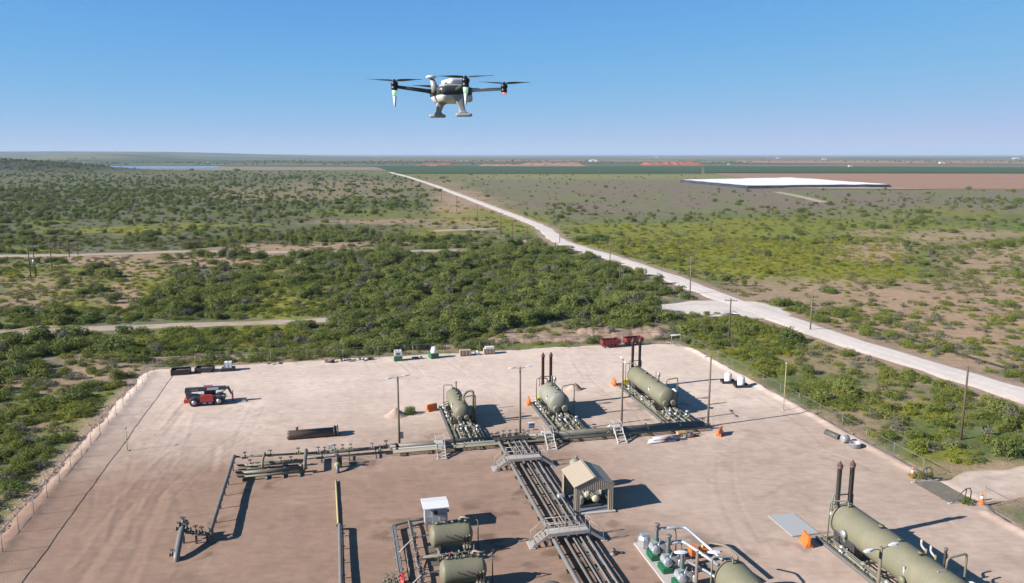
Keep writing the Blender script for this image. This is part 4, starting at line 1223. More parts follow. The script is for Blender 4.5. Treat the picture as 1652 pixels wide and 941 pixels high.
for u, v in ((-10.6, 84.3), (-7.4, 84.3), (-6.3, 84.3), (-8.6, 86.0), (-5.6, 86.0), (-11.3, 86.0)):
    valve(MF, u + 9, v - 83.5, .58 if v < 86 else .85, R(90), 1.15, (OLV, PIPD)[int(abs(u) * 10) % 2], PIPD)
for u in (-11.0, -8.7, -7.0, -5.3):
    MB().box(u + 8.9, u + 9.1, -2.3, 1.0, .0, .22).build('pipe_support', CONC if u != -11 else PIPD, MF)

# elevated line to the launcher at the left
LR = thing('elevated_pipe', 'thin elevated pipe on posts running towards the camera at the left', 'pipe', -12.4, 77.5)
MB().pipe([(.0, 8.5, .95), (0.0, 8.4, 1.15), (0.05, 0, 1.1), (.15, -9.0, 1.1), (.2, -9.2, .6)], .19, 14, .3).build('pipe', PIP, LR)
for y in (7.0, 3.2, .6, -2.4, -5.4, -8.2):
    pz = MB().box(-.05, .05, y - .05, y + .05, 0, .92).box(-.22, .26, y - .06, y + .06, .84, .92); pz.build('post', PIPD, LR)
LA = thing('pipeline_launcher', 'grey pipeline riser with valves bent out of the ground at the lower left', 'pipeline riser', -14.6, 68.6)
MB().pipe([(-.05, -3.2, -.5), (-.05, -3.0, .35), (-.05, -.6, 1.35), (-.05, .6, 1.4)], .27, 16, .9).build('riser', PIPG, LA)
MB().lathe([(.36, -.1), (.36, .0), (.28, .02), (.28, .5), (.36, .52), (.36, .62), (.2, .7)], 'Y', (-.05, .5, 1.4), 18).build('closure', PIPD, LA)
MB().pipe([(-.05, -.1, 1.35), (1.3, -.35, .95), (2.3, -.3, .7)], .14, 12).build('branch', PIP, LA)
MB().pipe([(.1, .35, .8), (1.0, .45, .6), (2.3, .2, .6)], .1, 10).build('branch', PIPD, LA)
for x, y, z, s_ in ((.35, -.2, 1.3, 1.4), (1.1, -.3, 1.05, 1.2), (1.6, -.3, .9, 1.2), (.0, .25, 1.65, 1.3), (-.35, .3, 1.3, 1.1), (-.45, -2.6, .35, .9)):
    valve(LA, x, y, z, R(90), s_, PIPD, PIPD)
for x, y in ((1.1, -.3), (0, 0), (2.0, -.3)):
    MB().box(x - .08, x + .08, y - .08, y + .08, 0, .75).build('post', PIPD, LA)

# pipeline in the middle: valve set, yellow length, grey elevated length
PL = thing('pipeline_valve_set', 'upright dark pipeline valve set standing in front of the header', 'valve set', -1.3, 82.2)
MB().pipe([(0, 1.8, .9), (0, .6, .95), (0, -.5, .6), (0, -.9, -.3)], .2, 14, .3).build('riser', PIPG, PL)
for y, z in ((1.2, .95), (.3, .9)): valve(PL, 0, y, z, 0, 1.5, PIPD, PIPD)
MB().lathe([(.33, -.05), (.33, .05)], 'Y', (0, -.35, .72), 16).build('flange', YPL, PL)
MB().box(.1, .5, .5, .9, 0, 1.35).build('cabinet', DRK, PL)
YP = thing('yellow_pipe', 'faded yellow pipe lying on the bare ground in the middle', 'pipe', -1.35, 74.0)
MB().pipe([(-.12, 5.2, .12), (.0, 0, .12), (.12, -5.2, .12)], .10, 12).build('pipe', YPL, YP)
flange(MB(), (.12, -5.2, .14), 'Y', .2, .08).build('flange', PIPG, YP)
GP = thing('grey_pipe', 'dark grey elevated pipe running off the bottom edge left of centre', 'pipe', -1.05, 62.0)
MB().pipe([(-.05, 6.3, .0), (-.05, 6.0, .62), (0, 0, .62), (.1, -14, .62)], .17, 14, .25).build('pipe', PIPG, GP)
MB().pipe([(.22, 5.8, .42), (.25, 0, .42), (.35, -14, .42)], .07, 10).build('small_pipe', PIPD, GP)
for y in np.arange(-12, 6, 2.4):
    MB().box(-.15, .4, y - .05, y + .05, .26, .34).box(-.04, .06, y - .05, y + .05, 0, .26).build('post', PIPD, GP)

# ---------------------------------------------------------------- pipe way running to the camera
PW = thing('pipe_way', 'rack of parallel grey and brown pipes running down the middle to the bottom edge', 'pipe rack', 18.8, 64.0)
for q, (u, r_, z, mt, v1) in enumerate(((17.3, .2, .62, PIPG, 85.2), (18.35, .13, .6, PIP, 85.3), (18.62, .07, .5, PIPD, 85.4), (19.1, .09, .58, PIPG, 85.4), (19.42, .08, .5, PIPD, 85.5), (19.75, .1, .6, PIPG, 85.5), (20.05, .07, .5, PIPD, 85.6), (20.35, .11, .6, PIPG, 85.6))):
    MB().pipe([(u - 18.8, v1 - 64.0 + .6, .75), (u - 18.8, v1 - 64.0 - .6, z), (u - 18.8, 0, z), (u - 18.8, -24, z)], r_, 12, .4).build('pipe', mt, PW)
m = MB()
for y in np.arange(-22, 20.5, 2.4):
    MB().box(-1.75, 1.8, y - .06, y + .06, .26, .36).box(-1.65, -1.5, y - .05, y + .05, 0, .26).box(1.5, 1.65, y - .05, y + .05, 0, .26).build('pipe_support', PIPD, PW)
for y in np.arange(-20, 19, 4.2):
    MB().box(-.5, -.25, y, y + .55, .66, .8).build('pipe_clamp', PIPD, PW)
MB().box(-2.1, 2.3, 20.9, 21.25, .85, .95).box(-2.1, 2.3, 21.5, 21.8, .85, .95).build('cross_frame', PIPD, PW)
for x in (-1.9, -.6, .7, 2.1):
    MB().box(x - .06, x + .06, 21.1, 21.6, 0, .85).build('post', PIPD, PW)

# ---------------------------------------------------------------- steps over the pipes
def crossover(name, label, u, v, rot, half, run, width, h, mat, steps=5, rails=True):
    t = thing(name, label, 'stile', u, v, rot)
    MB().box(-half, half, -width / 2, width / 2, h - .08, h).build('platform', mat, t)
    for sx in (-1, 1):
        for sy in (-1, 1):
            MB().bar((sx * half, sy * (width / 2 + .03), h - .06), (sx * (half + run), sy * (width / 2 + .03), .1), .05, .24).build('stringer', mat, t)
            MB().box(sx * half - .05, sx * half + .05, sy * (width / 2 - .1) - .05, sy * (width / 2 - .1) + .05, 0, h - .09).build('leg', mat, t)
        for i in range(1, steps):
            k = i / steps
            x = sx * (half + run * k); z = h * (1 - k)
            MB().box(x - .13, x + .13, -width / 2, width / 2, z - .03, z).build('tread', mat, t)
        MB().box(sx * (half + run) - .25, sx * (half + run) + .25, -width / 2 - .15, width / 2 + .15, .0, .09).build('footing', CONC, t)
        if rails:
            for sy in (-1, 1):
                w = sy * (width / 2 + .03)
                r_ = MB().tube([(sx * (half + run * .92), w, h * .08), (sx * (half + run * .92), w, h * .08 + 1.0), (sx * half, w, h + 1.0)], .028, 6)
                r_.build('handrail', mat, t)
    if rails:
        for sy in (-1, 1):
            w = sy * (width / 2 + .03)
            r_ = MB()
            for zz in (.5, 1.0): r_.tube([(-half, w, h + zz), (half, w, h + zz)], .026, 6)
            for k in range(5):
                x = -half + 2 * half * k / 4
                r_.tube([(x, w, h - .05), (x, w, h + 1.0)], .026, 6)
            r_.build('guard_rail', mat, t)
            MB().box(-half, half, w - .012 + sy * .03, w + .012 + sy * .03, h - .18, h + .12).build('kick_plate', mat, t)
    return t
crossover('stile', 'pale steel step stile over the header, leftmost of the three', 10.25, 85.0, R(90), .55, 1.6, .85, 1.25, STEPW, rails=False)
crossover('stile', 'pale steel step stile over the header beside the rust red stack vessel', 23.2, 85.1, R(90), .5, 1.75, .95, 1.35, STEPW, rails=False)
crossover('stile', 'pale steel step stile over the header, rightmost, near the long vessel', 31.9, 85.3, R(90), .5, 1.85, 1.0, 1.4, STEPW, rails=False)
for o_ in [o for o in COL.objects if o.name.startswith('stile')]:
    for sy in (-1, 1):
        MB().pipe([(-2.0, sy * .5, .1), (-.55, sy * .5, 2.0), (.55, sy * .5, 2.0), (2.0, sy * .5, .1)], .03, 6, .2).build('handrail', STEPW, o_)
crossover('walkway', 'beige walkway bridge with railings over the pipe rack, far one', 18.75, 78.7, 0, 1.9, 1.35, 1.15, 1.15, STEP)
crossover('walkway', 'beige walkway bridge with railings over the pipe rack, near one', 18.65, 61.5, 0, 1.9, 1.4, 1.15, 1.15, STEP)

# ---------------------------------------------------------------- compressor shed
SH = thing('equipment_shed', 'tan corrugated metal shed with open sides beside the pipe rack', 'shed', 20.85, 66.4)
W_, D_, E_, P_ = 3.85, 4.2, 2.85, 3.65
MB().box(-.15, W_ + .2, -.35, D_ + .15, .0, .14).build('slab', CONC, SH)
MB().box(.05, W_ - .05, .05, D_ - .05, .14, .19).build('floor', SLATE, SH)
def ribbed(x0, x1, y, zlo, zhi, mat, parent, axis='Y', pitch=.2, name='panel'):
    """standing ribs on a sheet; zhi may follow a slope"""
    n = max(1, int(round((x1 - x0) / pitch)))
    w = (x1 - x0) / n
    poly = []
    for i in range(n):
        a = x0 + i * w
        poly += [(a, 0), (a + w * .55, 0), (a + w * .65, .045), (a + w * .9, .045)]
    poly.append((x1, 0))
    vs = []; fs = []
    for (a, d) in poly:
        zt = zhi(a) if callable(zhi) else zhi
        for z in (zlo, zt):
            vs.append((a, y - d, z) if axis == 'Y' else (y - d, a, z))
    for i in range(len(poly) - 1):
        fs.append((2 * i, 2 * i + 2, 2 * i + 3, 2 * i + 1))
    m = MB(); m._add(vs, fs)
    o = m.build(name, mat, parent)
    sm = o.modifiers.new('thickness', 'SOLIDIFY'); sm.thickness = .02
    return o
gz = lambda a: E_ + (P_ - E_) * (1 - abs(a - W_ / 2) / (W_ / 2)) - .05
ribbed(0, .55, 0, .19, gz, TAN, SH)
ribbed(W_ - .55, W_, 0, .19, gz, TAN, SH)
ribbed(.55, W_ - .55, 0, 2.35, gz, TAN, SH, name='gable_panel')
ribbed(0, W_, D_, .19, gz, TAN, SH, name='back_wall')
ribbed(0, .35, W_, .19, E_ - .05, TAN, SH, 'X'); ribbed(D_ - .5, D_, W_, .19, E_ - .05, TAN, SH, 'X'); ribbed(.35, D_ - .5, W_, 1.9, E_ - .05, TAN, SH, 'X', name='side_panel'); ribbed(.35, D_ - .5, W_, .19, .75, TAN, SH, 'X', name='side_panel')
ribbed(D_ - .4, D_, 0.02, .19, E_ - .05, TAN, SH, 'X')
for x in (0.03, W_ - .03):
    for y in (0.06, D_ - .06): MB().box(x - .07, x + .07, y - .06, y + .06, .19, E_ - .03).build('post', TAN, SH)
MB().box(0.1, W_ - .1, .03, .12, 2.3, 2.42).build('beam', TAN, SH)
for s_ in (0, 1):
    xa, xb = (-.12, W_ / 2) if s_ == 0 else (W_ / 2, W_ + .12)
    za, zb = (E_ - .05, P_) if s_ == 0 else (P_, E_ - .05)
    n = 7
    for i in range(n):
        y0 = -.12 + (D_ + .24) * i / n; y1 = -.12 + (D_ + .24) * (i + 1) / n
        m = MB(); m.hexa([(xa, y0, za - .02), (xb, y0, zb - .02), (xb, y1 - .03, zb - .02), (xa, y1 - .03, za - .02), (xa, y0, za + .02), (xb, y0, zb + .02), (xb, y1 - .03, zb + .02), (xa, y1 - .03, za + .02)])
        m.hexa([(xa, y1 - .03, za - .02), (xb, y1 - .03, zb - .02), (xb, y1, zb - .02), (xa, y1, za - .02), (xa, y1 - .03, za + .03), (xb, y1 - .03, zb + .03), (xb, y1, zb + .03), (xa, y1, za + .03)])
        m.build('roof_sheet', TAN, SH)
MB().bar((W_ / 2, -.14, P_ + .045), (W_ / 2, D_ + .14, P_ + .045), .26, .05).build('ridge_cap', TAN, SH)
# machine inside
CM = thing('compressor', 'dark engine with two cream tanks inside the tan shed', 'compressor', 22.7, 68.4, z=.19)
MB().box(-1.3, 1.1, -1.2, 1.3, .0, .22).build('skid', DRK, CM)
MB().box(-.55, .55, -.4, 1.1, .22, 1.2).box(-.4, .4, -.1, .9, 1.2, 1.6).build('engine', DRK, CM)
MB().lathe(ell_shell(.36, .9), 'Z', (-.95, -.8, .22), 18).build('tank', CREAM, CM)
MB().lathe(ell_shell(.36, .9), 'Y', (.6, -1.2, .75), 18).build('tank', CREAM, CM)
for k in range(5):
    MB().pipe([(-.3 + .15 * k, -.4, .6 + .1 * k), (-.5 + .25 * k, -.9, .9 + .1 * k), (-.7 + .3 * k, -.9, 1.7)], .05, 8).build('pipe', (GALV, STEP, DRK, CREAM, GALV)[k], CM)
MB().lathe([(.45, 0), (.45, .12)], 'Y', (0, -.55, .95), 18).build('flywheel', CREAM, CM)
VT = thing('round_tank', 'grey upright tank with domed top behind the shed', 'tank', 22.6, 71.9)
MB().lathe([(.62, .0), (.62, 2.9), (.58, 3.05), (.4, 3.25), (.15, 3.34), (.02, 3.36)], 'Z', (0, 0, 0), 28).build('shell', GRN, VT)
MB().lathe([(.1, 3.3), (.1, 3.5), (.16, 3.5), (.16, 3.56)], 'Z', (.1, 0, 0), 12).build('nozzle', GRN, VT)
MP = thing('small_motor_pump', 'small grey motor pump left of the shed', 'pump', 20.3, 69.2)
MB().box(-.5, .5, -.35, .35, 0, .2).build('base', PIPD, MP); MB().lathe([(.3, -.35), (.32, -.3), (.32, .3), (.3, .35)], 'X', (0, 0, .65), 16).build('motor', GALV, MP)
MB().pipe([(.3, 0, .4), (.6, 0, .3), (.6, -.9, .2), (-.2, -.95, .2)], .07, 8).build('pipe', GALV, MP)
TR = thing('cone_fitting', 'small round steel fitting on the ground right of the pipe rack', 'fitting', 21.9, 58.5)
MB().lathe([(.3, 0), (.3, .1), (.16, .15), (.16, .42), (.22, .44), (.22, .5)], 'Z', (0, 0, 0), 16).build('body', PIPG, TR); MB().bar((.1, 0, .3), (.8, -.1, .12), .1, .1).build('arm', PIPG, TR)

# ---------------------------------------------------------------- control box, small vessels and their pipework
CB = thing('control_box', 'pale grey control cabinet with white roof behind the small olive vessels', 'cabinet', 7.5, 66.1)
for x in (-.8, .95):
    for y in (.1, 1.3): MB().box(x - .05, x + .05, y - .05, y + .05, 0, .7).build('leg', PIPG, CB)
MB().box(-.95, -.35, .25, 1.4, .55, 2.2).box(-.32, 1.1, 0, 1.4, .7, 2.25).build('body', BOXG, CB)
MB().prism([(-.35, 2.28), (-.35, 2.36), (.75, 2.55), (1.95, 2.36), (1.95, 2.28)], -1.15, 1.22, 'X').build('roof', WHT_, CB)
MB().lathe([(.2, -.04), (.2, .03)], 'Y', (-.0, -.04, 1.75), 18).build('fan', BLK, CB)
MB().box(.35, .95, -.1, .0, 1.0, 1.6).build('panel', GALV, CB)
MB().lathe([(.12, -.1), (.12, .1)], 'X', (1.2, .5, 1.6), 12).build('vent', BLK, CB)
MB().box(-.9, -.4, .2, .25, .8, 1.3).build('door', GALV, CB)

def small_vessel(label, u, v):
    t = thing('small_separator', label, 'vessel', u, v)
    r, L = .95, 3.75
    sh = MB().lathe(ell_shell(r, L, .42), 'X', (-L / 2, 0, 1.55), 44).build('shell', OLV, t)
    for x in (-1.1, 1.1): MB().prism([(-.8, 0.02), (.8, 0.02), (.85, 1.4), (-.85, 1.4)], x - .1, x + .1, 'X').build('saddle', OLV, t)
    for x, y, h, q in ((-1.15, .2, .22, .12), (-.5, .1, .3, .08), (.2, .25, .2, .1), (.85, .2, .4, .16), (1.3, 0, .3, .09)):
        MB().lathe([(q, -.25), (q, h - .05), (q + .06, h - .05), (q + .06, h)], 'Z', (x, y, 1.55 + r * .96), 12).build('nozzle', OLV, t)
    MB().pipe([(.85, .2, 2.7), (.85, .2, 3.0), (1.6, -.2, 3.0)], .06, 8, .12).build('vent_pipe', STEP, t)
    MB().pipe([(2.35, -.2, 0), (2.35, -.2, 2.7), (2.2, -.1, 2.75)], .05, 8, .1).build('standpipe', PIP, t)
    # walk step brackets and instruments on the near face
    for x in (-.55, .15): MB().bar((x, -r - .05, 2.0), (x + .55, -r - .22, 1.75), .05, .08).build('bracket', DRK, t)
    for x in (1.0, 1.25, 1.5):
        MB().lathe([(.06, 0), (.06, .7), (.1, .72), (.1, .8)], 'Z', (x, -r - .12, 1.0 + .2 * (x - 1)), 8).build('gauge', (OLV, DRK, PIP)[int(x * 4) % 3], t)
        valve(t, x, -r - .15, .85, 0, .8, OLV, DRK)
    MB().lathe([(.42, 0), (.42, .06), (.3, .1)], 'X', (L / 2 - .1, 0, 1.55), 20).build('manway', OLV, t)
    # pumps, pots and piping in front of it
    for k in range(6):
        x = -1.2 + .55 * k
        MB().lathe([(.14, 0), (.14, .5), (.09, .56), (.09, .85 - .1 * (k % 3))], 'Z', (x, -1.5 - .2 * (k % 2), .1), 12).build('filter_pot', (OLV, DRK, PIP)[k % 3], t)
        valve(t, x + .25, -1.9, .45, R(90), .8, (PIP, OLV)[k % 2], (DRK, RED_)[k % 4 == 1])
    for k, z in enumerate((.35, .55, .8)):
        MB().pipe([(-2.6, -1.35 - .25 * k, z), (1.7, -1.35 - .25 * k, z), (1.9, -.7, z + .3)], .06, 8).build('pipe', (PIP, OLV, PIPG)[k], t)
    MB().pipe([(-1.85, 0, 1.75), (-3.2, .0, 1.6), (-3.9, -.35, 1.2), (-4.5, -.7, .8)], .06, 8).build('inlet_pipe', STEP, t)
    valve(t, -3.1, 0, 1.62, R(90), .8, PIPD, PIPD)
    MB().box(-2.2, 2.0, -2.2, 1.0, .0, .06).build('skid_plate', PIP, t)
    return t
small_vessel('small olive vessel lying crosswise in front of the grey control cabinet', 8.35, 62.1)
small_vessel('small olive vessel lying crosswise, lower one cut by the bottom edge', 8.45, 56.1)
small_vessel('small olive vessel lying crosswise, just showing at the bottom edge', 8.5, 50.2)
CR = thing('conduit_rack', 'grey pipe loop on low supports left of the small olive vessels', 'pipe rack', 4.4, 62.0)
for k in range(3):
    MB().pipe([(2.6, 5.6 + .12 * k, .5), (1.0, 5.5 + .12 * k, .5), (-.8 + .13 * k, 4.9 + .05 * k, .5), (-.8 + .13 * k, -16, .5)], .07 if k else .1, 10).build('pipe', (PIP, GALV, PIPG)[k], CR)
MB().pipe([(.75, 5.6, .5), (.75, 5.2, .62), (.78, -16, .62)], .1, 10).build('pipe', PIPG, CR)
MB().pipe([(.95, 5.3, .5), (.98, -16, .5)], .07, 10).build('pipe', GALV, CR)
for y in np.arange(-14, 5.5, 1.9):
    MB().box(-1.05, -.35, y - .05, y + .05, .3, .38).box(-.95, -.87, y - .04, y + .04, 0, .3).build('support', GALV if int(y) % 2 else CONC, CR)
    MB().box(.6, 1.15, y - .05, y + .05, .3, .38).box(.8, .9, y - .04, y + .04, 0, .3).build('support', PIPD, CR)
for x, y in ((-.75, -5.0), (-.7, -5.6)): valve(CR, x + .1, y, .75, 0, 1.2, RED_, RED_)
for y in (1.5, -1.2, -3.6): valve(CR, .85, y, .7, 0, 1.1, PIPD, PIPD)
for k in range(3): MB().tube([(.0, -1.0 - 1.4 * k, .0), (.0, -1.0 - 1.4 * k, 1.1)], .06, 8).build('post', PIP, CR)
MB().pipe([(0, -3.8, .55), (0, -1.0, .95), (0, .2, 1.0)], .05, 8).build('small_pipe', PIP, CR)
RD = thing('valve_bank', 'cluster of olive valves by the pipe loop at the bottom edge', 'valve bank', 2.9, 57.0)
for i in range(4):
    for j in range(2): valve(RD, -.3 + .5 * j, -.8 + .55 * i, .35, R(90), 1.1, OLV, OLV)
MB().box(-.7, .6, -1.2, 1.2, 0, .12).build('base', PIPD, RD)
DT = thing('dome_tank', 'olive domed tank top showing at the bottom edge beside the pipe rack', 'tank', 14.6, 51.9)
MB().lathe([(.95, 0), (.95, 1.4), (.92, 1.6), (.75, 1.85), (.4, 2.03), (.02, 2.08)], 'Z', (0, 0, 0), 28).build('shell', PIP, DT)

# ---------------------------------------------------------------- vapour compressors
CS = thing('compressor_plinth', 'long pale concrete plinth under the green pumps', 'plinth', 25.5, 54.4)
MB().box(-1.2, 1.35, -8, 5.4, 0, .16).build('slab', CONC, CS)
def pump_unit(label, u, v):
    t = thing('compressor_unit', label, 'compressor', u, v, z=.16)
    MB().box(-.82, .0, -.65, .55, .05, .5).build('base', GREENP, t)
    for k in range(4): MB().box(-.87, -.825, -.55 + .28 * k, -.42 + .28 * k, .12, .44).build('rib', GREENP, t)
    MB().lathe([(.1, 0), (.34, .06), (.4, .3), (.36, .6), (.4, .95), (.32, 1.15), (.1, 1.2)], 'Y', (-.35, -.7, .92), 8, False).build('jacket', SILV, t)
    MB().box(-.65, -.05, -.25, .2, 1.1, 1.42, .2).build('jacket_lid', SILV, t)
    MB().lathe([(.38, -.5), (.42, -.45), (.42, .3), (.38, .4)], 'X', (.45, -.2, .8), 18).build('motor', PIPG, t)
    MB().lathe([(.18, .9), (.18, 2.75), (.21, 2.76)], 'Z', (.0, .35, 0), 20).build('cylinder', SILV, t)
    MB().lathe([(.26, 2.765), (.26, 2.87), (.2, 2.9)], 'Z', (.0, .35, 0), 20).build('cap', PIPG, t)
    MB().lathe([(.25, 1.45), (.25, 1.52)], 'Z', (.0, .35, 0), 20).build('collar', GREENP, t)
    for k in range(4):
        MB().lathe([(.1, 0), (.12, .1), (.12, .45), (.05, .6)], 'Z', (.5 + .12 * k, -.8 + .35 * k, .7), 10).build('fitting', (GALV, PIPG, SILV, DRK)[k], t)
    MB().tube([(-.3, -.75, 1.5), (0, -.4, 1.65), (.3, .1, 1.5)], .06, 8).build('hose', GALV, t)
    return t
pump_unit('silver and green compressor unit with tall cylinder, far one on the plinth', 25.35, 57.0)
pump_unit('silver and green compressor unit with tall cylinder, second from the far end', 25.5, 54.9)
pump_unit('silver and green compressor unit with tall cylinder, nearest the bottom edge', 25.6, 52.4)
WB = thing('insulated_cabinet', 'crinkled silver wrapped cabinet at the far end of the plinth', 'cabinet', 24.9, 58.9, z=.16)
MB().lathe([(.5, 0.05), (.56, .2), (.55, .85), (.42, 1.05), (.02, 1.1)], 'Z', (0, 0, 0), 9, False).build('body', SILV, WB)
MB().box(-.3, .35, -.25, .3, 1.02, 1.2).build('lid', SILV, WB)
VLP = thing('vapour_pipe', 'silver overhead vapour pipes bridging from the compressors to the near olive vessel', 'pipe', 27.0, 54.5)
MB().pipe([(-1.45, 2.85, 2.55), (.5, 2.75, 2.55), (.9, 2.5, 2.55), (1.4, -3.1, 2.55)], .13, 12, .3).build('pipe', SILV, VLP)
MB().pipe([(-1.25, .75, 2.35), (-.3, .75, 2.35), (-.1, .4, 2.35), (.9, -3.4, 2.35)], .15, 12, .25).build('pipe', SILV, VLP)
MB().pipe([(-.3, .2, 1.0), (.6, -2.0, 1.1), (.8, -3.2, 1.2)], .11, 12, .3).build('pipe', GALV, VLP)
MB().pipe([(-.4, 2.8, 2.5), (.05, 2.8, 2.4), (.1, 2.7, 1.6), (.1, 2.7, 0)], .05, 8, .3).build('prop', PIPD, VLP)
MB().tube([(-.35, .7, 2.3), (-.35, .7, 0)], .05, 8).build('prop', PIPD, VLP)
OM = thing('orange_machine', 'orange skid pump behind the silver vapour pipes', 'pump', 28.9, 56.7)
MB().box(-.85, .85, -.45, .45, .08, .24).build('skid', DRK, OM)
MB().box(-.75, -.1, -.4, .4, .24, .95).build('engine_cover', ORG, OM); MB().box(.1, .75, -.3, .3, .24, .7).build('pump_body', ORG, OM)
MB().lathe([(.22, -.1), (.22, .1)], 'X', (.0, 0, .6), 16).build('coupling', DRK, OM); MB().lathe([(.12, .7), (.12, 1.0)], 'Z', (.45, 0, 0), 12).build('outlet', YPL, OM)
VE = separator('separator', 'olive vessel behind the compressors, rounded end cut by the bottom edge', 28.6, 39.0, 12.0, 2.9, 1.7, OLV, None, skid=(-1.9, 1.9, -1.0, 12.2), seed=6)
MB().pipe([(.3, 11.2, 3.0), (.3, 11.0, 3.5), (.0, 12.4, 3.75), (-.9, 13.4, 3.6)], .08, 10, .3).build('vent_pipe', OLV, VE)

# ================================================================== POLES
LAMPG = paint('lamp_glass', (0.75, 0.76, 0.78), rough=0.3, dirt=0.05, scale=3)
def light_pole(label, u, v, h, turn=0.0, box=False, single=False):
    t = thing('light_pole', label, 'light pole', u, v)
    MB().tube([(0, 0, -.6), (0, 0, h * .5), (0, 0, h)], [.15, .125, .10], 12).build('pole', WOOD, t)
    c, s_ = math.cos(turn), math.sin(turn)
    for q in ((-1, 1) if not single else (-1,)):
        a = MB().tube([(0, 0, h - .25), (q * .35 * c, q * .35 * s_, h - .12), (q * .75 * c, q * .75 * s_, h - .08)], .03, 6).build('arm', PIPG, t)
        m = MB(); vs = []
        prof = [(0, .06, .05), (.18, .12, .09), (.5, .17, .10), (.78, .12, .06), (.86, .02, .01)]
        pts = []
        for (d, w, hh) in prof:
            x0, y0 = q * (.65 + d) * c, q * (.65 + d) * s_
            for (aa, bb) in ((-1, -.4), (1, -.4), (.7, .8), (-.7, .8)):
                pts.append((x0 - s_ * w * aa, y0 + c * w * aa, h - .05 + hh * bb))
        fs = [(i * 4 + k, i * 4 + (k + 1) % 4, i * 4 + 4 + (k + 1) % 4, i * 4 + 4 + k) for i in range(4) for k in range(4)] + [(0, 1, 2, 3), (19, 18, 17, 16)]
        m._add(pts, fs); m.build('lamp_head', LAMPG, a)
    if box:
        MB().box(.13, .5, -.18, .18, 1.2, 1.9).build('junction_box', PIPG, t)
    return t
light_pole('wooden twin lamp pole left of the vessels, with a box low on it', 5.8, 87.3, 8.7, R(20), True)
light_pole('wooden twin lamp pole between the two left vessels', 20.5, 87.9, 8.8, R(5))
light_pole('wooden lamp pole in front of the long dark stack vessel', 33.6, 87.9, 9.0, R(80))
light_pole('wooden lamp pole at the right end of the header', 44.6, 86.3, 9.3, R(25), single=True)
light_pole('dark lamp pole in front of the largest vessel at the lower right', 33.4, 40.2, 9.0, R(10))
light_pole('lamp pole in front of the silver vapour pipes at the bottom edge', 21.5, 42.2, 9.0, R(-12))
def thin_pole(label, u, v, h, z=0.0):
    t = thing('yellow_pole', label, 'pole', u, v, z=z)
    MB().tube([(0, 0, -.4), (0, 0, h)], [.055, .045], 8).build('pole', YPL, t)
    MB().lathe([(.1, h), (.13, h + .1), (.1, h + .22), (.02, h + .25)], 'Z', (0, 0, 0), 10).build('head', GALV, t)
    MB().box(-.18, .18, -.18, .18, -.05, .08).build('base', CONC, t)
thin_pole('thin yellow pole by the right fence', 57.4, 89.8, 6.4)
thin_pole('thin yellow pole near the left fence', -25.2, 93.3, 2.7)

